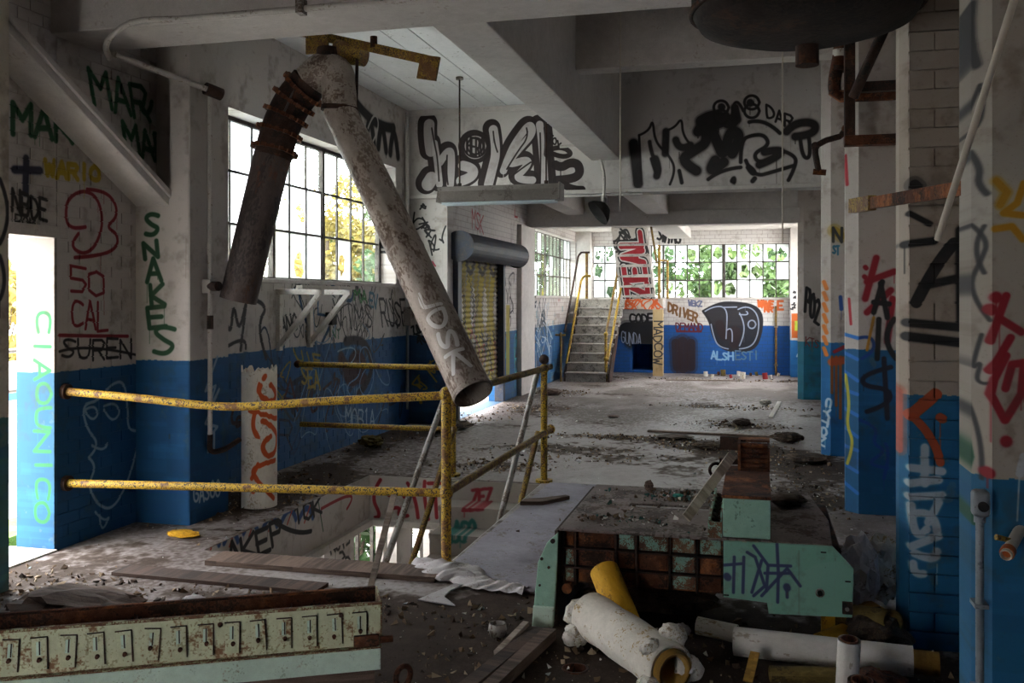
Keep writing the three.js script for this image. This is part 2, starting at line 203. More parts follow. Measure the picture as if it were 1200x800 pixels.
// ---------------------------------------------------------------- spray paint: strokes and hand-drawn letters, in metres on each wall
const STROKES = {
 LW: [
  ["#1d5231",0.033,0.35,[5.094,2.693,5.235,2.572,5.251,2.72],0],
  ["#1d5231",0.037,0.35,[5.896,2.988,5.975,2.891,6.025,3.045],0],
  ["#1d5231",0.038,0.35,[6.046,2.703,6.233,2.635,6.331,2.832],0],
  ["#171b33",0.047,0.35,[4.796,2.453,4.789,2.244],0],
  ["#171b33",0.046,0.35,[4.701,2.373,4.909,2.395],0],
  ["#7a0f1b",0.023,0.2,[5.316,2.075,5.172,2.043,5.125,2.138,5.156,2.251,5.3,2.322,5.441,2.281,5.493,2.135,5.441,1.981,5.332,1.895,5.219,1.912,5.187,1.966,5.251,2.026],0],
  ["#7a0f1b",0.023,0.2,[5.332,2.326,5.501,2.339,5.625,2.264,5.634,2.164,5.519,2.09,5.643,2.052,5.643,1.957,5.467,1.89,5.219,1.868],0],
  ["#7a0f1b",0.022,0.2,[5.079,1.366,5.399,1.348,5.753,1.334],0],
  ["#15151a",0.016,0.35,[5.079,1.262,5.316,1.306,5.848,1.196],0],
  ["#8ea6bb",0.02,0.35,[5.349,0.542,5.467,0.604,5.324,0.739,5.283,0.902,5.45,0.907,5.571,1.012,5.716,1.023,5.753,0.826,5.753,0.681,5.848,0.644,5.926,0.671,5.829,0.47,5.753,0.295,5.589,0.137,5.433,0.206,5.341,0.362,5.433,0.477,5.349,0.542],0],
  ["#8ea6bb",0.017,0.35,[5.316,0.864,5.399,0.889,5.45,0.814,5.365,0.779,5.316,0.853],0],
  ["#8ea6bb",0.017,0.35,[5.501,0.866,5.607,0.89,5.679,0.799,5.571,0.741,5.501,0.843],0],
  ["#8ea6bb",0.017,0.35,[5.382,0.617,5.484,0.555,5.554,0.626,5.519,0.584],0],
  ["#8ea6bb",0.017,0.35,[5.416,0.163,5.501,0.075,5.571,0.106,5.467,0.002,5.458,0.131],0],
  ["#141418",0.036,0.35,[7.001,1.443,7.093,1.253,7.147,1.585,7.229,1.292,7.369,1.615,7.312,1.407,7.257,1.158],0],
  ["#141418",0.038,0.35,[7.427,1.6,7.757,1.553,7.514,1.357,7.695,1.057],0],
  ["#141418",0.029,0.35,[7.067,1.204,7.369,1.286,7.341,1.168],0],
  ["#2c0f18",0.146,0.35,[9.293,0.959,9.468,0.762,9.648,1.013,9.979,0.819,9.557,0.661,9.336,0.864,9.931,0.667],0],
  ["#15131b",0.093,0.35,[9.402,1.137,9.859,1.165,10.128,0.907,10.078,0.654,9.741,0.53],0],
  ["#5c7ea3",0.018,0.2,[9.25,0.67,9.124,0.429,9.424,0.283,9.603,0.468,9.38,0.658,9.835,0.733,9.741,1.027,10.028,1.07,10.229,0.702,9.979,0.428,9.694,0.649,10.128,0.907,10.436,0.563,10.762,0.555,10.543,0.8],0],
  ["#7f9cb5",0.018,0.2,[9.208,1.037,9.557,1.093,9.741,0.97,9.468,0.855],0],
  ["#17171b",0.104,0.35,[9.648,3.418,9.741,3.874,9.859,3.415],0],
  ["#17171b",0.107,0.35,[9.979,3.406,10.078,3.875,10.203,3.403],0],
  ["#17171b",0.111,0.35,[10.332,3.393,10.436,3.877,10.57,3.389],0],
  ["#17171b",0.114,0.35,[10.707,3.379,10.819,3.879,10.961,3.375],0],
  ["#17171b",0.114,0.35,[9.694,3.788,10.229,3.596,10.819,3.7],0],
  ["#b9b6b0",0.029,0.2,[10.028,3.561,10.229,3.816,10.384,3.624,10.178,3.438],0],
 ],
 PS: [
  ["#8296ad",0.022,0.35,[6.197,1.169,6.04,0.931,6.174,0.956,6.084,0.789,6.22,0.926,6.04,0.695,6.197,0.65,6.073,0.573],2],
 ],
 NC: [
  ["#141418",0.023,0.35,[4.237,2.249,4.297,2.139,4.285,1.974,4.237,1.901],0],
  ["#141418",0.023,0.35,[4.237,1.832,4.297,1.694,4.237,1.6],0],
 ],
 HW: [
  ["#1c1011",0.278,0.14,[-4.039,3.834,-4.05,3.682,-4.016,3.496],0],
  ["#1c1011",0.221,0.14,[-3.97,3.592,-3.924,3.352,-3.901,3.069],0],
  ["#1c1011",0.23,0.14,[-3.895,3.351,-3.772,3.536,-3.731,3.388,-3.758,3.065],0],
  ["#1c1011",0.309,0.14,[-4.055,3.078,-4.009,3.146],0],
  ["#1c1011",0.258,0.14,[-3.59,3.296,-3.442,3.261,-3.464,3.141,-3.617,3.103],0],
  ["#1c1011",0.248,0.14,[-3.192,3.73,-3.144,3.472,-3.21,3.219,-3.254,3.049],0],
  ["#1c1011",0.221,0.14,[-3.06,3.213,-2.972,3.455,-2.84,3.651,-2.714,3.793,-2.677,3.665,-2.84,3.502,-3.038,3.272,-2.742,3.35,-2.753,3.262,-2.939,3.092,-2.688,3.084],0],
  ["#1c1011",0.223,0.14,[-2.597,3.766,-2.558,3.512,-2.532,3.027],0],
  ["#1c1011",0.257,0.14,[-3.404,3.513,-3.402,3.504],0],
  ["#1c1011",0.429,0.14,[-3.426,3.52,-3.393,3.504],0],
  ["#b9b3b1",0.152,0.06,[-4.016,3.815,-4.027,3.664,-3.993,3.478],0],
  ["#b9b3b1",0.095,0.06,[-3.947,3.574,-3.901,3.333,-3.879,3.051],0],
  ["#b9b3b1",0.104,0.06,[-3.872,3.332,-3.749,3.518,-3.708,3.37,-3.735,3.047],0],
  ["#b9b3b1",0.183,0.06,[-4.032,3.06,-3.986,3.128],0],
  ["#b9b3b1",0.133,0.06,[-3.568,3.278,-3.42,3.243,-3.442,3.124,-3.595,3.085],0],
  ["#b9b3b1",0.124,0.06,[-3.17,3.712,-3.121,3.454,-3.188,3.201,-3.232,3.031],0],
  ["#b9b3b1",0.098,0.06,[-3.038,3.196,-2.95,3.437,-2.818,3.633,-2.692,3.775,-2.655,3.647,-2.818,3.484,-3.016,3.254,-2.72,3.333,-2.731,3.244,-2.917,3.075,-2.666,3.067],0],
  ["#b9b3b1",0.101,0.06,[-2.575,3.748,-2.536,3.494,-2.511,3.009],0],
  ["#b9b3b1",0.322,0.05,[-3.406,3.508,-3.402,3.508],0],
  ["#1c1011",0.024,0.1,[-3.248,3.513,-3.269,3.441,-3.326,3.39,-3.404,3.373,-3.482,3.396,-3.54,3.451,-3.561,3.525,-3.54,3.598,-3.482,3.649,-3.404,3.665,-3.326,3.642,-3.269,3.586,-3.248,3.513],0],
  ["#1c1011",0.024,0.1,[-3.297,3.515,-3.311,3.462,-3.35,3.424,-3.404,3.412,-3.458,3.428,-3.497,3.469,-3.512,3.523,-3.497,3.576,-3.458,3.614,-3.404,3.626,-3.35,3.61,-3.311,3.569,-3.297,3.515],0],
  ["#1c1011",0.022,0.1,[-3.982,3.77,-3.947,3.574,-3.901,3.377,-3.885,3.095],0],
  ["#1c1011",0.022,0.1,[-3.776,3.415,-3.794,3.221,-3.765,3.048],0],
  ["#1c1011",0.021,0.1,[-3.17,3.691,-3.159,3.541,-3.115,3.433],0],
  ["#1c1011",0.021,0.1,[-2.994,3.215,-2.862,3.423,-2.71,3.607,-2.742,3.714],0],
  ["#1c1011",0.021,0.1,[-2.95,3.108,-2.818,3.209,-2.688,3.289],0],
  ["#1c1011",0.021,0.1,[-2.569,3.643,-2.558,3.39,-2.569,3.032],0],
  ["#1c1011",0.116,0.14,[-2.472,3.702,-2.45,3.533,-2.468,3.386],0],
  ["#1c1011",0.063,0.14,[-2.461,3.428,-2.322,3.481,-2.152,3.374,-2.3,3.327,-2.461,3.407],0],
  ["#1c1011",0.115,0.14,[-2.375,3.246,-2.311,3.202,-2.194,3.271,-2.088,3.246,-2.067,3.121,-2.173,3.062,-2.354,3.057],0],
  ["#1c1011",0.094,0.14,[-2.3,3.024,-2.205,2.937,-2.046,2.933],0],
  ["#1c1011",0.074,0.14,[-2.429,3.364,-2.397,3.027],0],
  ["#171112",0.113,0.42,[-1.417,3.469,-1.364,2.984],0],
  ["#171112",0.026,0.42,[-1.35,3.564,-1.233,3.604,-1.187,3.755,-1.16,3.468,-0.99,3.309,-0.91,3.123,-0.984,2.963],0],
  ["#171112",0.026,0.42,[-1.35,3.564,-1.323,2.973],0],
  ["#171112",0.041,0.42,[-1.225,3.481,-1.197,3.296,-1.091,3.16,-1.136,3.039,-1.201,3.276],0],
  ["#171112",0.082,0.42,[-1.156,3.274,-1.112,3.17,-1.14,3.069],0],
  ["#171112",0.025,0.42,[-1.011,3.611,-0.93,3.631,-0.842,3.759,-0.834,3.526,-0.734,3.42],0],
  ["#171112",0.081,0.42,[-1.031,3.595,-1.039,3.331],0],
  ["#171112",0.081,0.42,[-0.914,3.488,-0.874,3.345,-0.744,3.421],0],
  ["#171112",0.121,0.42,[-0.655,3.578,-0.595,3.697,-0.536,3.452,-0.694,3.358,-0.874,3.243,-0.675,3.115],0],
  ["#171112",0.121,0.42,[-0.497,3.591,-0.418,3.407,-0.359,3.264,-0.281,3.602,-0.145,3.496,-0.261,3.301],0],
  ["#171112",0.121,0.42,[-0.457,3.228,-0.575,3.031,-0.359,3.204],0],
  ["#171112",0.04,0.42,[-0.536,3.009,-0.388,3.125,-0.164,3.137],0],
  ["#171112",0.141,0.42,[-0.615,3.698,-0.457,3.791,-0.3,3.643,-0.223,3.699,-0.418,3.688,-0.575,3.595],0],
  ["#171112",0.04,0.42,[-0.164,3.197,-0.164,3.457,-0.029,3.511,0.106,3.505,0.163,3.383,-0.029,3.292,0.048,3.16,0.239,3.242],0],
  ["#171112",0.089,0.42,[0.048,3.16,0.239,3.232,0.315,3.338,0.106,3.306],0],
  ["#171112",0.039,0.42,[0.315,3.308,0.457,3.253,0.448,3.116,0.372,2.97],0],
  ["#171112",0.04,0.42,[-0.106,3.215,-0.029,3.013,0.239,3.083,0.429,3.136],0],
  ["#171112",0.04,0.42,[-0.067,3.662,0.106,3.703,0.277,3.517],0],
  ["#171112",0.03,0.42,[-0.261,3.681,-0.261,3.881,-0.184,3.917,-0.135,3.795],0],
  ["#171112",0.09,0.42,[-0.232,3.839,-0.203,3.698],0],
  ["#171112",0.089,0.42,[0.353,3.533,0.429,3.628,0.673,3.627,0.654,3.481,0.448,3.47],0],
  ["#171112",0.039,0.42,[0.504,3.428,0.523,3.221,0.626,3.217,0.598,3.444],0],
  ["#171112",0.04,0.42,[-0.077,3.154,0.01,3.091,-0.029,3.033,-0.087,3.134],0],
  ["#171112",0.05,0.42,[-0.261,2.981,-0.232,3.04,-0.242,2.97],0],
  ["#171112",0.05,0.42,[-0.029,2.973,-0.006,3.002],0],
  ["#171112",0.041,0.42,[-0.874,3.122,-0.844,2.979],0],
  ["#171112",0.03,0.3,[-0.3,3.843,-0.317,3.794,-0.361,3.766,-0.416,3.769,-0.46,3.801,-0.477,3.852,-0.46,3.901,-0.416,3.929,-0.361,3.926,-0.317,3.893,-0.3,3.843],0],
  ["#171112",0.03,0.3,[-0.3,3.733,-0.317,3.684,-0.361,3.656,-0.416,3.658,-0.46,3.691,-0.477,3.741,-0.46,3.79,-0.416,3.819,-0.361,3.816,-0.317,3.783,-0.3,3.733],0],
  ["#171112",0.03,0.3,[0.048,3.885,0.032,3.836,-0.012,3.808,-0.065,3.811,-0.109,3.844,-0.126,3.894,-0.109,3.942,-0.065,3.97,-0.012,3.967,0.032,3.935,0.048,3.885],0],
  ["#171112",0.03,0.3,[0.048,3.785,0.032,3.737,-0.012,3.709,-0.065,3.711,-0.109,3.744,-0.126,3.794,-0.109,3.842,-0.065,3.871,-0.012,3.868,0.032,3.835,0.048,3.785],0],
  ["#171112",0.08,0.3,[-0.385,3.857,-0.379,3.851],0],
  ["#171112",0.08,0.3,[-0.058,3.89,-0.052,3.882],0],
 ],
 BW: [
  ["#14131a",0.055,0.3,[-1.072,1.333,-0.79,1.503,-0.437,1.522,-0.029,1.465,0.145,1.271,0.121,0.883,0.0,0.553,-0.32,0.488,-0.672,0.532,-0.864,0.798,-0.932,1.161,-1.072,1.333],1],
  ["#1f1014",0.181,0.42,[-0.731,1.056,-0.672,0.695,-0.32,1.059,-0.437,0.637],0],
  ["#8d97ab",0.029,0.14,[-1.033,1.333,-0.908,1.418,-0.672,1.449,-0.578,1.329,-0.578,1.088,-0.598,0.756],0],
  ["#8d97ab",0.029,0.14,[-0.908,1.055,-0.849,0.753,-0.731,0.567,-0.554,0.539],0],
  ["#8d97ab",0.029,0.14,[-0.349,1.375,-0.203,1.456,0.014,1.346,0.093,1.062,0.014,0.703,-0.145,0.557,-0.32,0.542],0],
  ["#8d97ab",0.029,0.14,[-0.578,0.937,-0.51,0.992,-0.46,0.878,-0.472,0.697],0],
  ["#8d97ab",0.029,0.14,[-0.32,1.3,-0.227,1.12,-0.227,0.82,-0.32,0.609],0],
  ["#8d97ab",0.029,0.14,[-0.642,1.419,-0.378,1.426],0],
  ["#8d97ab",0.029,0.14,[-0.32,1.27,-0.087,1.241,-0.174,1.33],0],
  ["#8d97ab",0.032,0.14,[0.014,1.062,-0.001,1.009,-0.042,0.976,-0.092,0.975,-0.132,1.008,-0.148,1.06,-0.132,1.113,-0.092,1.146,-0.042,1.147,-0.001,1.114,0.014,1.062],0],
  ["#5c1420",0.037,0.35,[-1.626,0.898,-1.116,0.902],0],
  ["#241218",0.22,0.6,[-1.656,0.653,-1.626,0.134],0],
  ["#241218",0.256,0.6,[-1.505,0.685,-1.49,0.106],0],
  ["#241218",0.219,0.6,[-1.325,0.657,-1.325,0.14],0],
  ["#0b0b0f",0.408,0.4,[-2.696,0.894,-2.197,0.899],0],
  ["#0b0b0f",0.297,0.42,[-2.603,0.673,-2.271,0.64],0],
 ],
 N: [
  ["#2b2c30",0.022,0.5,[0.66,2.529,0.651,2.423,0.67,2.33],0],
  ["#2b2c30",0.01,0.5,[0.677,2.265,0.656,2.198,0.634,2.119,0.668,2.126,0.685,2.182,0.68,2.252],0],
  ["#2b2c30",0.014,0.5,[0.658,2.062,0.68,2.008,0.67,1.958,0.69,1.923],0],
  ["#2b2c30",0.01,0.5,[0.66,1.833,0.694,1.785,0.68,1.72,0.656,1.653,0.675,1.573,0.696,1.534],0],
  ["#2b2c30",0.01,0.5,[0.685,1.825,0.656,1.759,0.685,1.68],0],
  ["#2b2c30",0.009,0.5,[0.68,1.489,0.656,1.367,0.682,1.414,0.665,1.33,0.694,1.341],0],
  ["#2b2c30",0.01,0.5,[0.651,1.281,0.685,1.176,0.68,1.043],0],
  ["#8a1220",0.022,0.3,[0.739,1.609,0.718,1.545,0.697,1.472],2],
  ["#8a1220",0.022,0.3,[0.72,1.541,0.78,1.5],2],
  ["#8a1220",0.022,0.3,[0.751,1.482,0.722,1.427,0.695,1.381],2],
  ["#8a1220",0.022,0.3,[0.739,1.427,0.706,1.354,0.697,1.308,0.734,1.232],2],
  ["#8a1220",0.022,0.3,[0.737,1.328,0.755,1.401,0.788,1.406],2],
  ["#8a1220",0.022,0.3,[0.788,1.406,0.78,1.311,0.737,1.232],2],
  ["#8a1220",0.033,0.3,[0.697,1.568,0.698,1.566],2],
  ["#8a1220",0.033,0.3,[0.711,1.605,0.711,1.603],2],
  ["#8a1220",0.033,0.3,[0.739,1.167,0.739,1.166],2],
  ["#8a1220",0.033,0.3,[0.691,1.067,0.692,1.066],2],
  ["#b07f12",0.027,0.6,[0.712,1.959,0.741,1.924,0.722,1.886],2],
  ["#b07f12",0.019,0.3,[0.787,1.949,0.769,1.89,0.731,1.86,0.784,1.853],2],
  ["#b07f12",0.019,0.4,[0.708,1.813,0.755,1.82,0.784,1.781],2],
  ["#aeb2b6",0.025,0.14,[0.787,1.122,0.776,1.07],2],
  ["#aeb2b6",0.005,0.1,[0.776,1.083,0.769,0.927],2],
  ["#20503a",0.011,0.42,[0.646,1.207,0.66,1.104,0.641,0.998,0.665,0.895],2],
 ],
 A: [
  ["#121214",0.055,0.14,[0.87,1.851,0.789,1.755,0.712,1.584],0],
  ["#121214",0.036,0.3,[0.752,1.662,0.885,1.692],0],
  ["#121214",0.043,0.4,[0.898,1.908,0.902,1.504],0],
  ["#121214",0.036,0.3,[0.676,1.491,0.905,1.47],0],
  ["#121214",0.04,0.3,[0.676,1.428,0.913,1.4],0],
  ["#121214",0.056,0.8,[0.705,2.122,0.72,2.106],0],
  ["#121214",0.024,0.42,[0.684,1.99,0.77,1.941],0],
  ["#121214",0.032,0.4,[0.669,1.85,0.789,1.864],0],
  ["#a8421c",0.059,0.14,[0.792,1.165,0.742,1.117,0.691,1.069],0],
  ["#a8421c",0.04,0.14,[0.698,1.062,0.792,0.972,0.813,0.857],0],
  ["#a8421c",0.043,0.14,[0.813,1.062,0.824,1.055],0],
  ["#c05a45",0.044,0.7,[0.647,1.17,0.647,0.897],0],
  ["#a9b4bb",0.036,0.3,[0.748,0.924,0.748,0.76],0],
  ["#a9b4bb",0.036,0.3,[0.691,0.828,0.82,0.818],0],
  ["#a9b4bb",0.036,0.3,[0.684,0.757,0.806,0.779],0],
  ["#a9b4bb",0.036,0.3,[0.684,0.695,0.82,0.71],0],
  ["#a9b4bb",0.036,0.3,[0.691,0.656,0.698,0.47,0.756,0.551],0],
  ["#a9b4bb",0.036,0.3,[0.806,0.678,0.763,0.583],0],
  ["#a9b4bb",0.036,0.3,[0.698,0.618,0.792,0.647,0.799,0.546],0],
  ["#a9b4bb",0.036,0.3,[0.691,0.469,0.806,0.523],0],
  ["#a9b4bb",0.036,0.3,[0.705,0.439,0.799,0.398,0.799,0.453],0],
  ["#a9b4bb",0.036,0.3,[0.698,0.392,0.698,0.337,0.742,0.348],0],
 ],
 B: [
  ["#8a1220",0.044,0.4,[0.869,1.903,0.792,1.6],0],
  ["#8a1220",0.044,0.4,[0.804,1.727,0.993,1.801],0],
  ["#8a1220",0.044,0.4,[0.97,1.663,0.804,1.499],0],
  ["#8a1220",0.044,0.4,[0.981,1.6,0.946,1.285],0],
  ["#8a1220",0.032,0.35,[0.792,1.835,0.798,1.828],0],
  ["#8a1220",0.032,0.35,[0.786,1.765,0.792,1.759],0],
  ["#121214",0.035,0.35,[0.911,1.726,0.851,1.499],0],
  ["#121214",0.035,0.35,[0.899,1.714,0.946,1.461],0],
  ["#121214",0.035,0.35,[0.851,1.575,0.958,1.562],0],
  ["#121214",0.035,0.35,[0.887,1.448,0.875,1.157],0],
  ["#121214",0.035,0.35,[0.993,1.449,0.887,1.309,1.005,1.16],0],
  ["#1d1826",0.032,0.4,[0.97,1.096,0.78,1.042,0.768,0.953,0.97,0.932,0.958,0.818,0.804,0.763],0],
  ["#1d1826",0.032,0.4,[0.922,1.158,0.946,0.717],0],
  ["#173f8a",0.022,0.4,[0.744,1.308,0.839,1.334,0.863,1.208,0.768,1.156],0],
  ["#173f8a",0.022,0.4,[0.756,0.698,0.887,0.652,0.839,0.524,0.946,0.478,0.78,0.363,0.946,0.352],0],
  ["#173f8a",0.022,0.4,[0.922,0.275,0.97,0.466,0.934,0.528],0],
  ["#1f66b8",0.025,0.3,[0.654,1.332,0.738,1.308],0],
  ["#1f66b8",0.025,0.3,[0.654,1.192,0.738,1.149],0],
  ["#1f66b8",0.025,0.3,[0.654,1.052,0.738,0.99],0],
  ["#1f66b8",0.025,0.3,[0.654,0.912,0.738,0.888],0],
  ["#1f66b8",0.025,0.3,[0.654,0.772,0.738,0.73],0],
  ["#1f66b8",0.025,0.3,[0.654,0.631,0.738,0.571],0],
  ["#1f66b8",0.025,0.3,[0.654,0.491,0.738,0.469],0],
  ["#1f66b8",0.025,0.3,[0.654,0.351,0.738,0.31],0],
  ["#1f66b8",0.025,0.3,[0.654,0.211,0.738,0.152],0],
  ["#b3a832",0.019,0.3,[0.66,1.027,0.69,0.836,0.666,0.645,0.72,0.519,0.672,0.358],0],
  ["#a82430",0.019,0.3,[0.66,2.683,0.672,2.46],0],
  ["#a82430",0.016,0.3,[0.684,1.6,0.696,1.409],0],
  ["#b57a1e",0.019,0.3,[0.851,1.461,0.804,1.22],0],
 ],
 C: [
  ["#9a7c18",0.104,0.7,[0.782,2.295,0.848,2.241],0],
  ["#173f8a",0.035,0.3,[0.839,1.617,0.848,1.496],0],
  ["#8a1220",0.035,0.3,[0.782,1.062,0.88,1.115],0],
  ["#8a4a1c",0.026,0.4,[0.757,1.009,0.757,0.644],0],
  ["#8a4a1c",0.026,0.4,[0.798,1.01,0.798,0.515],0],
  ["#8a4a1c",0.026,0.4,[0.839,1.01,0.839,0.386],0],
  ["#a4461c",0.078,0.42,[0.757,0.957,0.864,0.976],0],
  ["#c2681e",0.035,0.42,[0.683,1.774,0.707,1.704],0],
  ["#c2681e",0.035,0.42,[0.683,1.661,0.707,1.591],0],
  ["#c2681e",0.035,0.42,[0.683,1.548,0.707,1.478],0],
  ["#c2681e",0.035,0.42,[0.683,1.435,0.707,1.365],0],
  ["#c2681e",0.035,0.42,[0.683,1.321,0.707,1.252],0],
  ["#c2681e",0.035,0.42,[0.683,1.208,0.707,1.139],0],
  ["#c2681e",0.035,0.42,[0.683,1.095,0.707,1.026],0],
 ],
 FL: [
  ["#27477e",0.037,0.4,[5.076,0.027,5.166,0.131,5.222,-0.0],0],
  ["#a23b33",0.013,0.3,[5.13,-0.008,5.194,0.082],0],
  ["#27477e",0.038,0.4,[5.307,0.021,5.404,0.129,5.464,-0.008],0],
  ["#a23b33",0.014,0.3,[5.365,-0.016,5.434,0.077],0],
  ["#27477e",0.039,0.4,[5.525,-0.012,5.63,0.099,5.694,-0.043],0],
  ["#a23b33",0.014,0.3,[5.588,-0.051,5.662,0.045],0],
  ["#27477e",0.041,0.4,[5.771,-0.004,5.884,0.112,5.953,-0.036],0],
  ["#a23b33",0.015,0.3,[5.838,-0.044,5.918,0.056],0],
  ["#27477e",0.043,0.4,[6.036,-0.031,6.158,0.089,6.233,-0.065],0],
  ["#a23b33",0.015,0.3,[6.109,-0.073,6.195,0.031],0],
  ["#27477e",0.044,0.4,[6.31,-0.045,6.442,0.079,6.524,-0.081],0],
  ["#a23b33",0.016,0.3,[6.389,-0.089,6.483,0.019],0],
  ["#27477e",0.046,0.4,[6.579,-0.094,6.721,0.035,6.809,-0.132],0],
  ["#a23b33",0.017,0.3,[6.664,-0.14,6.765,-0.028],0],
  ["#0e0e12",0.037,0.14,[6.208,-0.034,6.524,-0.212,6.779,-0.234],0],
  ["#8d1f28",0.028,0.14,[6.96,-0.097,7.348,-0.08,7.629,-0.122,7.451,-0.204],0],
  ["#3c5a45",0.014,0.3,[6.899,-0.009,6.991,-0.284],0],
 ],
 FF: [
  ["#8c1722",0.031,0.3,[-3.451,-0.05,-3.442,-0.392],0],
  ["#8c1722",0.031,0.3,[-3.292,-0.042,-3.392,-0.187,-3.276,-0.382,-3.342,-0.386],0],
  ["#8c1722",0.031,0.3,[-3.209,-0.177,-3.127,-0.05,-3.061,-0.185],0],
  ["#8c1722",0.031,0.3,[-3.193,-0.3,-3.094,-0.264,-3.127,-0.374,-3.029,-0.352],0],
  ["#8c1722",0.031,0.3,[-3.029,-0.06,-2.947,-0.179,-2.931,-0.362],0],
  ["#8c1722",0.031,0.3,[-2.866,-0.037,-2.882,-0.16,-2.833,-0.372],0],
  ["#8c1722",0.031,0.3,[-2.833,-0.051,-2.721,-0.045],0],
  ["#8c1722",0.031,0.3,[-2.769,-0.124,-2.753,-0.352],0],
 ],
 MP: [
  ["#2b3560",0.013,0.4,[-0.142,0.36,-0.058,0.373],2],
  ["#2b3560",0.013,0.4,[-0.094,0.401,-0.098,0.236],2],
  ["#2b3560",0.013,0.4,[-0.051,0.404,-0.055,0.239],2],
  ["#2b3560",0.013,0.4,[-0.036,0.427,-0.0,0.407,0.043,0.277,-0.007,0.228],2],
  ["#2b3560",0.013,0.4,[-0.015,0.243,0.029,0.394],2],
  ["#2b3560",0.013,0.4,[-0.007,0.459,0.057,0.374,0.157,0.377],2],
  ["#2b3560",0.013,0.4,[0.097,0.473,0.103,0.34,0.1,0.207],2],
  ["#2b3560",0.013,0.4,[0.029,0.231,0.142,0.365,0.199,0.289],2],
  ["#2b3560",0.013,0.4,[0.043,0.336,0.157,0.344],2],
  ["#2b3560",0.013,0.4,[0.057,0.367,0.05,0.255],2],
  ["#2b3560",0.013,0.4,[-0.133,0.305,-0.125,0.303],2],
  ["#2b3560",0.013,0.4,[0.14,0.284,0.142,0.233],2],
  ["#2b3560",0.032,0.3,[-0.128,0.309,-0.123,0.304],2],
  ["#2b3560",0.031,0.3,[0.14,0.281,0.142,0.275],2],
 ],
};
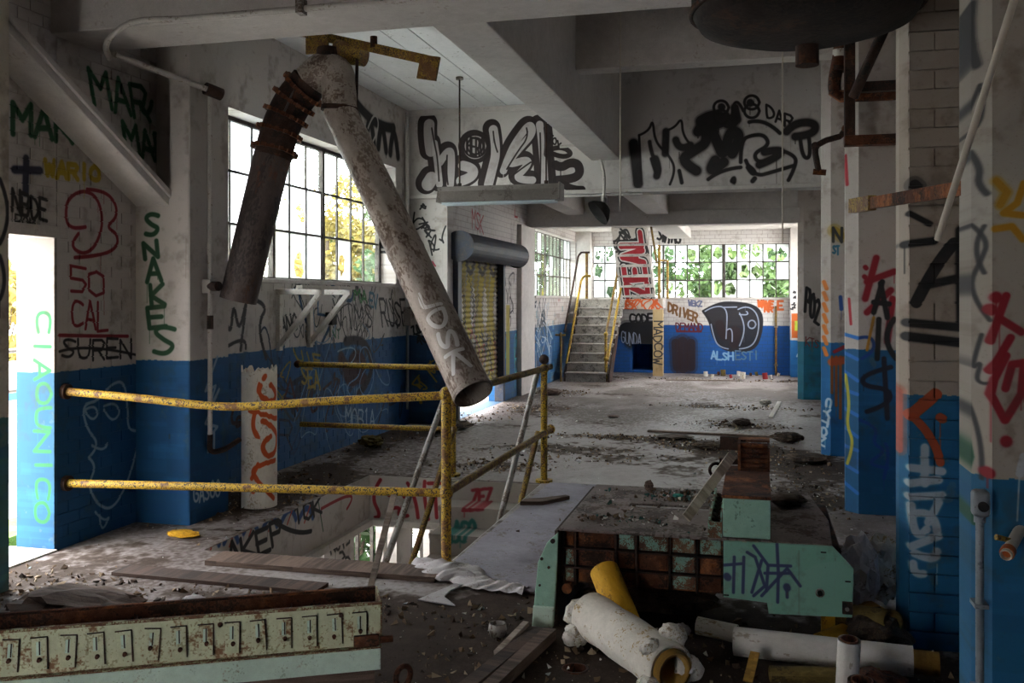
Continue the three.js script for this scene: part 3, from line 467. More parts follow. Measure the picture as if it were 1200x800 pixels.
const TAGS = {
 PF: [["S","#153f26",0.032,0.3,[-4.238, 2.198, -4.098, 2.213, -4.224, 2.027]], ["N","#153f26",0.032,0.3,[-4.245, 1.991, -4.112, 2.007, -4.231, 1.881]], ["A","#153f26",0.032,0.3,[-4.224, 1.869, -4.084, 1.885, -4.21, 1.71]], ["K","#153f26",0.032,0.3,[-4.189, 1.685, -4.063, 1.703, -4.175, 1.539]], ["E","#153f26",0.032,0.3,[-4.21, 1.527, -4.043, 1.545, -4.196, 1.381]], ["S","#153f26",0.032,0.3,[-4.168, 1.393, -3.96, 1.413, -4.154, 1.174]]],
 LW: [["MAR","#1d5231",0.036,0.3,[4.681,2.763,5.219,2.815,4.681,2.579]], ["MAR","#1d5231",0.034,0.3,[5.341,3.122,5.965,3.145,5.399,2.895]], ["MAR","#1d5231",0.036,0.3,[5.688,2.827,6.212,2.825,5.735,2.625]], ["WARIO","#a98f0c",0.032,0.3,[4.945,2.464,5.467,2.492,4.945,2.368]], ["NBDE","#111",0.02,0.3,[4.681,2.253,4.975,2.211,4.681,2.12]], ["ROM","#222",0.01,0.3,[4.708,2.102,4.873,2.095,4.708,2.02]], ["50","#7a0f1b",0.022,0.14,[5.172,1.805,5.519,1.775,5.172,1.644]], ["CAL","#7a0f1b",0.022,0.14,[5.187,1.589,5.554,1.577,5.187,1.4]], ["SUREN","#15151a",0.017,0.3,[5.094,1.338,5.81,1.308,5.094,1.207]], ["MA","#1e6b2c",0.028,0.3,[9.625,1.713,10.004,1.678,9.625,1.581]], ["EV","#25586e",0.029,0.3,[10.053,1.659,10.306,1.64,10.053,1.502]], ["RUSE","#141418",0.03,0.3,[10.332,1.58,11.227,1.578,10.436,1.254]], ["VIMS","#1b1b1f",0.022,0.3,[9.083,1.582,10.128,1.521,9.166,1.292]], ["NI","#1e5c40",0.018,0.3,[9.042,1.287,9.293,1.27,9.042,1.189]], ["TL","#234d77",0.025,0.3,[8.537,1.642,8.921,1.626,8.537,1.447]], ["ANO","#141418",0.024,0.3,[7.948,1.425,8.285,1.468,7.981,1.264]], ["MOB1A","#8ba6bd",0.023,0.3,[9.402,0.415,10.229,0.302,9.402,0.212]], ["UIE","#8c7a35",0.025,0.3,[8.216,1.107,8.802,1.024,8.285,0.988]], ["SEA","#8c7a35",0.029,0.3,[8.356,0.933,8.764,0.87,8.392,0.747]], ["TA","#3a1a24",0.031,0.3,[7.574,0.912,8.356,0.8,7.574,0.621]], ["SR","#1c2a44",0.023,0.3,[7.604,0.526,8.233,0.415,7.604,0.257]]],
 PS: [["II","#93a6bb",0.025,0.3,[6.04,0.621,6.197,0.599,6.04,0.484]], ["GASOO","#9fb2c4",0.018,0.3,[5.891,0.265,6.243,0.248,5.891,0.144]]],
 JB: [["CIAOUNICO","#1f6a3c",0.022,0.3,[-4.327,1.519,-4.327,0.161,-4.443,1.518]]],
 HW: [["HERO","#1c1011",0.028,0.1,[-3.516,3.631,-3.281,3.599,-3.516,3.416]], ["TOY","#1c1011",0.021,0.14,[-2.45,3.638,-2.3,3.505,-2.472,3.565]], ["DAR","#171112",0.025,0.3,[0.121,3.851,0.429,3.707,0.121,3.702]]],
 RW: [["MSK","#8f1a22",0.024,0.3,[12.451,2.83,13.042,2.81,12.451,2.57]], ["L","#8f1a22",0.028,0.3,[14.833,3.048,15.061,3.054,14.833,2.936]]],
 BW: [["DRIVER","#6e4a26",0.04,0.3,[-1.807,1.508,-1.176,1.281,-1.823,1.324]], ["DEMAND","#5c1420",0.024,0.3,[-1.656,1.075,-1.072,1.078,-1.656,0.913]], ["WEKZ","#5a6280",0.029,0.3,[-1.385,1.563,-1.092,1.539,-1.385,1.454]], ["WAVE","#c2571f",0.047,0.3,[0.058,1.57,0.375,1.54,0.058,1.436]], ["E","#c2571f",0.046,0.3,[0.455,1.541,0.575,1.541,0.455,1.362]], ["NR","#c2571f",0.039,0.3,[0.188,1.421,0.36,1.421,0.188,1.325]], ["ALSH","#7fa8cc",0.036,0.3,[-0.908,0.48,-0.437,0.457,-0.908,0.314]], ["ESTI","#4f6f8c",0.029,0.3,[-0.408,0.487,0.087,0.494,-0.408,0.307]], ["CODE","#0e0e12",0.041,0.3,[-2.64,1.266,-2.124,1.268,-2.64,1.08]], ["GUNDA","#8d97ab",0.022,0.1,[-2.826,0.893,-2.381,0.823,-2.826,0.633]], ["SWINS","#15151a",0.044,0.3,[-2.014,3.11,-1.505,3.027,-2.051,2.853]]],
 PT: [["MADCOW","#2a2a2e",0.028,0.1,[-1.86,1.142,-1.86,0.225,-2.035,1.141]]],
 C: [["N","#303030",0.026,0.3,[0.765,2.312,0.864,2.311,0.765,2.173]], ["ST","#23607a",0.017,0.3,[0.765,2.139,0.831,2.138,0.765,2.052]], ["CYTON","#b4c6d4",0.022,0.3,[0.757,0.575,0.683,0.076,0.707,0.591]]],
 E: [["PO2","#101013",0.043,0.3,[0.787,1.763,1.006,1.573,0.761,1.383]], ["KTS","#7a3a3a",0.016,0.3,[0.774,0.99,0.98,0.952,0.774,0.855]]],
 FL: [["AKEP","#0e0e12",0.034,0.2,[5.525,-0.035,6.31,-0.033,5.567,-0.204]], ["10K","#0e0e12",0.026,0.2,[6.469,0.009,6.96,0.013,6.496,-0.127]]],
 LP: [["NO15","#15151a",0.027,0.3,[8.961,-0.9,9.468,-0.896,9.042,-1.081]], ["20","#15151a",0.027,0.3,[9.25,-1.091,9.557,-1.264,9.208,-1.234]]],
 RX: [["ZEZ","#7d1a24",0.026,0.3,[-2.419,-0.096,-2.232,-0.056,-2.419,-0.216]], ["ACO","#1f5f58",0.03,0.3,[-2.513,-0.326,-2.309,-0.285,-2.513,-0.447]]],
};
const FONT = { A: '06 20 46|14 34', B: '06 00 30 41 33 03|33 44 36 06', C: '41 20 01 05 26 45', D: '00 06 26 44 42 20 00', E: '40 00 06 46|03 33', F: '40 00 06|03 33', G: '41 20 01 05 26 45 43 23', H: '00 06|40 46|03 43', I: '20 26', J: '40 45 26 05', K: '00 06|40 03 46', L: '00 06 46', M: '06 00 23 40 46', N: '06 00 46 40', O: '20 01 05 26 45 41 20', P: '06 00 30 41 33 03', R: '06 00 30 41 33 03|23 46', S: '41 20 01 23 44 26 05', T: '00 40|20 26', U: '00 05 26 45 40', V: '00 26 40', W: '00 16 22 36 40', X: '00 46|40 06', Y: '00 23 40|23 26', Z: '00 40 06 46', 0: '20 01 05 26 45 41 20', 1: '11 20 26', 2: '01 20 41 06 46', 5: '40 00 03 33 44 36 06', 8: '20 01 23 44 26 05 23 41 20' };
function strokePath(x, pts, curved) {
  x.beginPath(); x.moveTo(pts[0][0], pts[0][1]);
  if (pts.length < 3 || !curved) for (let i = 1; i < pts.length; i++) x.lineTo(pts[i][0], pts[i][1]);
  else { for (let i = 1; i < pts.length - 1; i++) { const last = i === pts.length - 2, e = last ? pts[i + 1] : [(pts[i][0] + pts[i + 1][0]) / 2, (pts[i][1] + pts[i + 1][1]) / 2]; x.quadraticCurveTo(pts[i][0], pts[i][1], e[0], e[1]); } }
}
function spray(x, pts, w, color, soft, fill, curved = true) {
  x.save(); x.lineCap = x.lineJoin = 'round'; x.strokeStyle = x.fillStyle = color;
  if (soft > 0.15) { x.globalAlpha = 0.3; x.lineWidth = w * (1 + soft * 0.5); x.shadowColor = color; x.shadowBlur = w * soft * 0.8; strokePath(x, pts, curved); x.stroke(); x.shadowBlur = 0; }
  x.globalAlpha = soft > 0.45 ? 0.75 : 0.93; x.lineWidth = w * (soft > 0.45 ? 0.8 : 0.95); strokePath(x, pts, curved); if (fill) { x.closePath(); x.fill(); } x.stroke(); x.restore();
}
function drips(x, pts, w, color, px) { if (w < px * 0.02) return; const q = rand(Math.round(pts[0][0] * 13 + pts[0][1])); for (const p of pts) if (q() < 0.12) { x.save(); x.strokeStyle = color; x.globalAlpha = 0.8; x.lineWidth = Math.max(1, w * 0.12); x.beginPath(); x.moveTo(p[0], p[1]); x.lineTo(p[0], p[1] + px * (0.04 + 0.12 * q())); x.stroke(); x.restore(); } }
const grimeTile = (() => { const c = canvas(NT, NT), x = c.getContext('2d'), im = x.createImageData(NT, NT), q = rand(5); for (let i = 0; i < NT * NT; i++) { const a = smooth(0.5, 0.74, N2[i] * 0.5 + N3[i] * 0.5) * 80 + (q() < 0.01 ? 60 : 0) + (q() - 0.5) * 8; im.data[i * 4] = 66; im.data[i * 4 + 1] = 50; im.data[i * 4 + 2] = 38; im.data[i * 4 + 3] = Math.max(0, a); } x.putImageData(im, 0, 0); return c; })();
const chipTile = (() => { const c = canvas(NT, NT), x = c.getContext('2d'), im = x.createImageData(NT, NT); for (let i = 0; i < NT * NT; i++) { const a = smooth(0.66, 0.7, N3[i] * 0.55 + N4[i] * 0.45) * 170; im.data[i * 4] = 150; im.data[i * 4 + 1] = 140; im.data[i * 4 + 2] = 130; im.data[i * 4 + 3] = a * 0.5; } x.putImageData(im, 0, 0); return c; })();
// a painted wall: key of its graffiti, axis it runs along, extent in metres, pixels per metre
function wallPaint(key, axis, a0, a1, y0, y1, ppm, { base = '#b9b2ad', blue = '#0a4a78', blueTop = 0, grime = 0.9, lines = 0, before, after, rough = 0.8, bump = bumpFine, blueGrad } = {}) {
  const w = Math.round((a1 - a0) * ppm), h = Math.round((y1 - y0) * ppm), c = canvas(w, h), x = c.getContext('2d'), q = rand(w * 31 + h), X = (a) => (a - a0) * ppm, Y = (y) => (y1 - y) * ppm;
  x.fillStyle = base; x.fillRect(0, 0, w, h);
  for (let i = 0; i < Math.min(90, 10 * (a1 - a0) * (y1 - y0)); i++) { x.globalAlpha = 0.05; x.fillStyle = q() < 0.5 ? '#8d7c6e' : '#d9d6d2'; const r = ppm * (0.05 + q() * 0.3); x.beginPath(); x.ellipse(q() * w, q() * h, r, r * (0.4 + q()), q() * 3, 0, 7); x.fill(); }
  x.globalAlpha = 1;
  if (blueTop) {
    x.fillStyle = blue; x.fillRect(0, Y(blueTop), w, h);
    for (let i = 0; i < w; i += 6) { const e = (q() - 0.5) * ppm * 0.012; x.fillRect(i, Y(blueTop) + e, 6, ppm * 0.02); }
    for (let i = 0; i < 50; i++) { x.globalAlpha = 0.12; x.fillStyle = q() < 0.5 ? '#0d3f70' : '#2a78b0'; x.fillRect(q() * w, Y(blueTop * q()), ppm * (0.05 + 0.3 * q()), ppm * (0.02 + 0.1 * q())); }
    x.globalAlpha = 1;
  }
  if (before) before(x, X, Y, ppm, q);
  if (lines) { x.strokeStyle = 'rgba(60,48,40,0.35)'; x.lineWidth = Math.max(1, ppm * 0.007); let row = 0; for (let y = y0; y < y1; y += lines, row++) { x.beginPath(); x.moveTo(0, Y(y)); x.lineTo(w, Y(y)); x.stroke(); for (let a = a0 + (row % 2) * lines * 1.35; a < a1; a += lines * 2.7) { x.beginPath(); x.moveTo(X(a), Y(y)); x.lineTo(X(a), Y(y + lines)); x.stroke(); } } }
  x.globalAlpha = 0.5 * grime; x.fillStyle = x.createPattern(chipTile, 'repeat'); x.fillRect(0, 0, w, h); x.globalAlpha = 1;
  for (const [col, wm, soft, pts, fill] of STROKES[key] || []) { const p = []; for (let i = 0; i < pts.length; i += 2) p.push([X(pts[i]), Y(pts[i + 1])]); spray(x, p, wm * ppm, col, soft, fill === 1, fill !== 2); drips(x, p, wm * ppm, col, ppm); }
  for (const [text, col, wm, soft, t] of TAGS[key] || []) {
    const n = text.length, ax = t[2] - t[0], ay = t[3] - t[1], bx = t[4] - t[0], by = t[5] - t[1];
    [...text].forEach((ch, k) => { for (const s of (FONT[ch] || '').split('|')) { const p = s.split(' ').filter(Boolean).map((d) => { const u = (k + (+d[0] / 4) * 0.82 + 0.05 + (q() - 0.5) * 0.05) / n, v = +d[1] / 6 + (q() - 0.5) * 0.05 + ((k * 7) % 3 - 1) * 0.05; return [X(t[0] + ax * u + bx * v), Y(t[1] + ay * u + by * v)]; }); if (p.length > 1) { spray(x, p, wm * ppm, col, soft, 0, 'OSCGDU8'.includes(ch)); drips(x, p, wm * ppm, col, ppm); } } });
  }
  if (after) after(x, X, Y, ppm, q);
  x.globalAlpha = 0.8 * grime; x.fillStyle = x.createPattern(grimeTile, 'repeat'); x.fillRect(0, 0, w, h); x.globalAlpha = 1;
  for (let i = 0; i < w * h / 9000 * grime; i++) { x.globalAlpha = 0.15 + 0.35 * q(); x.fillStyle = pick(['#3b2c22', '#57402e', '#2a211c']); const r = ppm * (0.002 + 0.007 * q() * q()); x.fillRect(q() * w, q() * h, r * (1 + q()), r * (1 + 4 * q() * q())); }
  for (let i = 0; i < w / ppm * 2 * grime; i++) { x.globalAlpha = 0.1 + 0.15 * q(); x.strokeStyle = '#4d3a2c'; x.lineWidth = ppm * (0.003 + 0.006 * q()); const sx = q() * w, sy = q() * h * 0.8; x.beginPath(); x.moveTo(sx, sy); x.lineTo(sx + (q() - 0.5) * 4, sy + ppm * (0.1 + 0.5 * q())); x.stroke(); }
  x.globalAlpha = 1;
  const t = texture(c); t.wrapS = t.wrapT = THREE.ClampToEdgeWrapping;
  return { axis, a0, a1, y0, y1, m: mat({ map: t, roughness: rough }) };
}
function scribble(x, x0, x1, y0, y1, n, color, w, q) { for (let i = 0; i < n; i++) { const cx = x0 + (x1 - x0) * q(), cy = y0 + (y1 - y0) * q(), s = (x1 - x0) * (0.1 + 0.25 * q()), p = []; for (let k = 0; k < 6; k++) p.push([cx + (q() - 0.5) * 2 * s, cy + (q() - 0.5) * 2.4 * s]); spray(x, p, w, color, 0.2); } }

// ================================================================ THE SETTING
// ---- floor: concrete with dust and trodden dirt, a stair opening and a drain hole
const DIRT = [[-0.3, 12.2, 0.5, 0.4, 0.5], [0.3, 9.6, 0.6, 1.1, 0.8], [-0.5, 10.4, 0.5, 0.35, 0.6], [-1.6, 10.8, 0.7, 0.2, 0.6], [0.35, 7.9, 0.35, 0.6, 0.5], [-3.95, 9, 0.4, 2.4, 0.75], [-3.7, 6.9, 0.4, 0.8, 0.8], [-1.0, 4.1, 0.8, 0.7, 1.2], [0.2, 4.2, 0.9, 0.7, 1.1], [0.6, 5.9, 0.35, 0.6, 0.7], [-3.3, 15.7, 0.5, 0.4, 0.55], [-1.2, 3.4, 1, 0.7, 1.1], [-2.2, 4.5, 1.2, 0.2, 0.5], [-1.9, 9.6, 0.9, 0.5, 0.35], [-0.8, 6.6, 0.6, 0.5, 0.35], [-3.2, 13.2, 0.4, 0.6, 0.4], [-3.9, 4.3, 0.5, 0.4, 0.5], [-0.4, 18.9, 2.2, 0.25, 0.5], [-2.4, 8.7, 0.5, 0.25, 0.35], [-0.2, 14.2, 1.0, 0.25, 0.4], [-3.0, 5.9, 0.3, 0.4, 0.4], [-3.9, 12, 0.5, 0.5, 0.6]];
function floorPaint(x0, x1, d0, d1, ppm) {
  const w = Math.round((x1 - x0) * ppm), h = Math.round((d1 - d0) * ppm), c = canvas(w, h), x = c.getContext('2d'), im = x.createImageData(w, h), q = rand(77), rc = canvas(w, h), rx2 = rc.getContext('2d'), ri = rx2.createImageData(w, h);
  const A = hex('#827a78'), B = hex('#5a4f49'), C = hex('#352920'), L = hex('#9c9593');
  for (let j = 0; j < h; j++) for (let i = 0; i < w; i++) {
    const X = x0 + i / ppm, D = d1 - j / ppm, s = (((D * 90 | 0) + 4096) % NT) * NT + (((X * 90 | 0) + 4096) % NT), s2 = (((D * 37 | 0) + 4096) % NT) * NT + (((X * 61 | 0) + 4096) % NT), s3 = (((D * 210 | 0) + 8192) % NT) * NT + (((X * 230 | 0) + 8192) % NT);
    let dirt = 0; for (const [px, pd, rx, rd, k] of DIRT) { const e = ((X - px) / rx) ** 2 + ((D - pd) / rd) ** 2; if (e < 6) dirt += k * Math.exp(-e * 0.8); }
    const ragged = smooth(0.34, 0.6, dirt * 0.7 + (N2[s] - 0.5) * 1.0 + (N3[s3] - 0.5) * 0.6 + 0.16), a = smooth(0.42, 0.6, N1[s2] * 0.7 + NF[s3] * 0.3), l = smooth(0.5, 0.64, N4[s2]), g = (q() - 0.5) * 16 + (N3[s3] - 0.5) * 26;
    for (let m = 0; m < 3; m++) { let v = A[m] + (B[m] - A[m]) * a; v += (L[m] - v) * l * 0.6; v += (C[m] - v) * ragged * 0.92; im.data[(j * w + i) * 4 + m] = v + g; }
    im.data[(j * w + i) * 4 + 3] = ri.data[(j * w + i) * 4 + 3] = 255; ri.data[(j * w + i) * 4] = ri.data[(j * w + i) * 4 + 1] = ri.data[(j * w + i) * 4 + 2] = 130 + 60 * a + 110 * ragged;
  }
  x.putImageData(im, 0, 0); rx2.putImageData(ri, 0, 0);
  x.strokeStyle = 'rgba(45,36,30,0.5)'; for (let k = 0; k < 26; k++) { x.lineWidth = 1 + q(); x.beginPath(); let px = q() * w, py = q() * h; x.moveTo(px, py); const dx = (q() - 0.5) * 30, dy = (q() - 0.5) * 30; for (let n = 0; n < 7; n++) { px += dx + (q() - 0.5) * 20; py += dy + (q() - 0.5) * 20; x.lineTo(px, py); } x.stroke(); }
  for (let k = 0; k < w * h / 2600; k++) { x.globalAlpha = 0.25 + 0.5 * q(); x.fillStyle = pick(['#d9d6d2', '#3a2d24', '#5c4937', '#c8c0b4', '#2a211c']); const r = ppm * (0.003 + 0.012 * q() * q()); x.fillRect(q() * w, q() * h, r * (0.5 + q()), r * (0.5 + q())); }
  x.globalAlpha = 1;
  const t = texture(c); t.wrapS = t.wrapT = THREE.ClampToEdgeWrapping;
  const rt = new THREE.CanvasTexture(rc);
  return { m: new THREE.MeshPhysicalMaterial({ map: t, roughness: 1, roughnessMap: rt, specularIntensity: 0.55 }), uv(g0) { const g = g0.index ? g0.toNonIndexed() : g0, p = g.attributes.position, u = new Float32Array(p.count * 2); for (let i = 0; i < p.count; i++) { u[i * 2] = (p.getX(i) - x0) / (x1 - x0); u[i * 2 + 1] = (-p.getZ(i) - d0) / (d1 - d0); } g.setAttribute('uv', new THREE.BufferAttribute(u, 2)); return g; } };
}
{
  const floor = structure('floor', 'dusty grey concrete floor with brown dirt patches and a stair opening', 'floor');
  const circle = (cx, cd, r) => Array.from({ length: 20 }, (_, k) => [cx + r * Math.cos(k / 20 * 6.2832), cd + r * Math.sin(k / 20 * 6.2832)]);
  const f1 = floorPaint(-4.6, 1.25, -2.8, 8.5, 180), f2 = floorPaint(-4.6, 1.25, 8.5, 20.8, 120);
  part(floor, 'slab', f1.uv(onY(poly(rect(-4.6, 1.25, -2.8, 8.5), [rect(-3.4, -1.79, 5.3, 7.95), circle(-0.753, 3.994, 0.05)]), -0.25, 0.25)), f1.m);
  part(floor, 'slab', f2.uv(onY(poly(rect(-4.6, 1.25, 8.5, 20.8)), -0.25, 0.25)), f2.m);
  part(floor, 'drain_ring', hollow(P(-0.753, -0.16, 3.994), P(-0.753, 0.006, 3.994), 0.058, 0.01, 24), M.rust, 'rusty rim of the round drain hole');
  part(floor, 'drain_plug', cyl(P(-0.753, -0.2, 3.994), P(-0.753, -0.15, 3.994), 0.05), M.black);
}
// ---- left wall: painted brick, doorway, long steel window
const tLW = wallPaint('LW', 'D', 3.2, 11.7, 0, 4.5, 235, { blueTop: 1.13, grime: 1.0, before(x, X, Y, p, q) {
  for (let i = 0; i < 26; i++) scribble(x, X(7.0 + 3.6 * q()), X(7.4 + 3.6 * q()), Y(1.0), Y(0.3), 1, pick(['#14263a', '#20364c', '#2a1a24', '#0c3a60']), p * (0.02 + 0.03 * q()), q);
  scribble(x, X(8.2), X(9.3), Y(1.75), Y(1.15), 9, '#2c3136', p * 0.014, q); scribble(x, X(9.2), X(10.8), Y(1.75), Y(1.2), 9, '#34302e', p * 0.016, q); scribble(x, X(10.7), X(11.2), Y(2.6), Y(1.2), 9, '#222226', p * 0.022, q);
  scribble(x, X(8.7), X(11), Y(0.95), Y(0.35), 10, '#5f7f9c', p * 0.012, q); scribble(x, X(7.9), X(8.7), Y(1.05), Y(0.6), 4, '#7a6c34', p * 0.018, q);
} });
const WALL = { m: M.plaster };
{
  const w = structure('wall_left', 'white over blue painted brick wall covered in spray paint tags', 'wall');
  const holes = [rect(4.2, 5.05, 0.001, 2.0), rect(6.7, 10.88, 1.78, 3.22)];
  part(w, 'backing', wallUV(onX(poly(rect(-2.8, 11.6, -0.25, 4.5), holes), -4.58, 0.2735), tLW), tLW.m);
  const bricks = [], BH = 0.07, CO = 0.076, BL = 0.204, CL = 0.21;
  const zone = (d0, d1, y0, y1, rank, skip) => {
    for (let y = y0, r = Math.round(y0 / CO); y < y1 - 0.02; y += CO, r++) {
      const top = Math.min(y + BH, y1);
      for (let d = d0 - (r % 2 ? CL / 2 : 0) - ((d0 / CL) % 1) * 0; d < d1 - 0.01; d += CL) {
        const a = Math.max(d, d0), b = Math.min(d + BL, d1); if (b - a < 0.03) continue;
        if (skip && skip(a, b, y, top)) continue;
        bricks.push([rank(a, y), a, b, y, top]);
      }
    }
  };
  zone(5.055, 6.18, 0, 4.4, (d, y) => d > 5.84 && y < 2.3 ? 3 : y < 3.6 ? 0 : 3);
  zone(4.2, 5.05, 2.0, 4.4, (d, y) => y < 3.3 ? 0 : 3);
  zone(6.36, 11.3, 0, 1.77, (d, y) => d > 7 && d < 10.3 && y > 0.25 ? 1 : 2);
  zone(10.89, 11.3, 1.77, 3.2, () => 3); zone(6.36, 6.69, 1.77, 3.2, () => 3);
  zone(3.42, 4.19, 0, 4.4, () => 4);
  bricks.sort((p, q) => p[0] - q[0]);
  const rest = [];
  bricks.forEach(([, a, b, y0, y1], i) => {
    const pr = -4.3 + (R() - 0.5) * 0.003, g = wallUV(rawBox(-4.322, pr, y0, y1, a, b), tLW);
    if (i < 300) part(w, 'brick', g, tLW.m); else rest.push(g);
  });
  const s = part(w, 'brickwork', merged(rest), tLW.m); s.userData.kind = 'stuff';
}
// door jamb paint in the doorway and the outside sill
const tJB = wallPaint('JB', 'X', -4.62, -4.28, 0, 2.05, 300, { base: '#928c85', blueTop: 1.13, blue: '#17506f', grime: 1.5 });
{
  const d = structure('door_1', 'open doorway without a door leaf in the left wall, jamb blue and white', 'doorway');
  part(d, 'jamb', wallUV(rawBox(-4.585, -4.3, 0, 2.0, 5.03, 5.056), tJB), tJB.m);
  part(d, 'jamb', box(-4.58, -4.305, 0, 2.0, 4.19, 4.21), M.concrete);
  part(d, 'lintel', rbox(-4.6, -4.29, 1.985, 2.06, 4.1, 5.15, 0.006), M.concrete);
  part(d, 'threshold', rbox(-4.64, -4.28, -0.05, 0.012, 4.2, 5.04, 0.006), M.concrete);
}
// pilasters, near column, slanted brace
const tPF = wallPaint('PF', 'X', -4.35, -3.82, 0, 4.5, 240, { blueTop: 1.16 }), tPS = wallPaint('PS', 'D', 5.8, 6.4, 0, 4.5, 240, { blueTop: 1.16 });
{
  const c = structure('pilaster', 'square white and blue wall pier carrying a slanted brace beside the doorway', 'pillar', [-4.05, 0, 6.1]);
  part(c, 'front_block', wallUV(rawBox(-4.3, -3.872, 0, 2.31, 5.84, 6.34), tPF), tPF.m);
  part(c, 'side_face', wallUV(rawBox(-3.873, -3.865, 0, 4.45, 5.845, 6.345), tPS), tPS.m);
  part(c, 'shaft', wallUV(rawBox(-4.02, -3.872, 2.31, 4.45, 5.84, 6.34), tPF), tPF.m);
  part(c, 'back_block', wallUV(rawBox(-4.3, -4.02, 2.31, 4.45, 6.08, 6.34), tPF), tPF.m);
  const tNC = wallPaint('NC', 'D', 3.7, 4.4, 0, 4.5, 200, { blueTop: 0.95, blue: '#3d6f6c', base: '#c2b9a8', grime: 1.5 });
  const n = structure('column', 'white column with faded teal foot on the near side of the doorway', 'column', [-4.15, 0, 4.1]);
  part(n, 'shaft', wallUV(rawBox(-4.31, -3.97, 0, 4.45, 3.8, 4.3), tNC), tNC.m);
  const b = structure('brace', 'slanted white concrete brace running down to the wall pier', 'brace', [-4.15, 2.2, 5.0]);
  part(b, 'bar', boxUV(onX(poly([[4.3, 3.2], [5.86, 2.33], [5.86, 2.25], [4.3, 3.12]]), -4.3, 0.27, 0.006)), M.soffit);
  part(b, 'ridge', boxUV(onX(poly([[4.3, 3.23], [5.86, 2.36], [5.86, 2.31], [4.3, 3.18]]), -4.12, 0.11, 0.006)), M.soffit);
}
// ---- long window in the left wall: steel frame, mullions, glazing bars, panes
function jagged(w, h, hx, hy, hr, q) { const s = poly(rect(-w / 2, w / 2, -h / 2, h / 2)), n = 11, p = []; for (let k = 0; k < n; k++) { const r = hr * (0.6 + 0.6 * q()), a = k / n * 6.2832; p.push(new THREE.Vector2(Math.max(-w * 0.48, Math.min(w * 0.48, hx + r * w * Math.cos(a))), Math.max(-h * 0.48, Math.min(h * 0.48, hy + r * h * Math.sin(a))))); } s.holes.push(new THREE.Path(p)); return s; }
{
  const q = rand(3), w = structure('window_1', 'long steel framed window in the left wall with dirty and missing panes', 'window', [-4.55, 1.78, 8.8]);
  const cols = [6.72, 7.08, 7.45, 7.83, 8.21, 8.56, 8.92, 9.29, 9.67, 10.04, 10.4, 10.85], rows = [1.8, 2.27, 2.74, 3.2], X = -4.53;
  part(w, 'sill', rbox(-4.6, -4.27, 1.745, 1.785, 6.7, 10.88, 0.006), M.concrete);
  part(w, 'head', box(X - 0.03, X + 0.03, 3.185, 3.22, 6.7, 10.88), M.frame); part(w, 'bottom_rail', box(X - 0.03, X + 0.03, 1.78, 1.81, 6.7, 10.88), M.frame);
  cols.forEach((d, i) => { const t = [4, 7, 11, 0].includes(i) ? 0.028 : 0.011; part(w, t > 0.02 ? 'mullion' : 'glazing_bar', box(X - t, X + t, 1.8, 3.2, d - t, d + t), M.frame); });
  rows.slice(1, 3).forEach((y) => part(w, 'transom', box(X - 0.012, X + 0.012, y - 0.011, y + 0.011, 6.72, 10.85), M.frame));
  for (let c = 0; c + 1 < cols.length; c++) for (let r = 0; r < 3; r++) {
    const d0 = cols[c], d1 = cols[c + 1], clear = c >= 7 ? q() < 0.75 : q() < (r === 0 ? 0.45 : 0.12), m = clear ? M.glass : q() < 0.6 ? M.milky : M.dusty;
    const whole = clear || q() < 0.6;
    if (whole) part(w, 'pane', rawBox(X - 0.002, X + 0.002, rows[r], rows[r + 1], d0, d1), m);
    else part(w, 'pane', onX(jagged(d1 - d0, 0.47, (q() - 0.5) * 0.15, (q() - 0.5) * 0.2, 0.28, q), X - 0.002, 0.004).translate(0, (rows[r] + rows[r + 1]) / 2, -(d0 + d1) / 2), m, 'broken dirty pane');
  }
}
// ---- ceiling: roof slab, boarded bay, lower ceilings of the bays behind
{
  const c = structure('ceiling', 'white painted ceiling with a boarded bay beside the long window', 'ceiling');
  part(c, 'roof_slab', box(-4.6, 1.45, 4.45, 4.7, -2.8, 11.6), M.soffit);
  for (let x = -4.3, i = 0; x < -1.94; x += 0.262, i++) part(c, 'board', rbox(x, Math.min(x + 0.255, -1.92), 4.0 + (i % 3) * 0.003, 4.03, 5.46, 11.3, 0.004), M.board);
  part(c, 'roof_slab', box(-4.1, 1.45, 3.6, 3.8, 11.5, 15.8), M.soffit);
  part(c, 'roof_slab', box(-4.1, 1.45, 3.06, 3.3, 15.8, 20.7), M.soffit);
}
struct('beam', 'deep white concrete beam crossing the hall in front of the boarded ceiling', 'beam', rbox(-4.32, 1.25, 3.27, 4.46, 5.0, 5.46), M.soffit);
struct('beam', 'long white concrete beam running away beside the boarded ceiling', 'beam', rbox(-1.93, -1.58, 3.28, 4.46, 5.45, 11.31), M.soffit);
struct('beam', 'narrow cross beam high above the machine side of the hall', 'beam', rbox(-1.59, 1.25, 3.68, 4.46, 8.4, 8.62), M.concrete);
struct('beam', 'short beam between the tagged bulkhead and the far opening', 'beam', rbox(-1.75, -1.38, 3.0, 3.62, 11.5, 15.72), M.soffit);
struct('beam', 'short beam behind the hanging lamp towards the far opening', 'beam', rbox(-3.1, -2.8, 3.02, 3.62, 11.5, 15.72), M.soffit);
struct('beam', 'small white beam under the far room ceiling', 'beam', rbox(-1.75, -1.3, 2.86, 3.08, 15.98, 19.9), M.soffit);
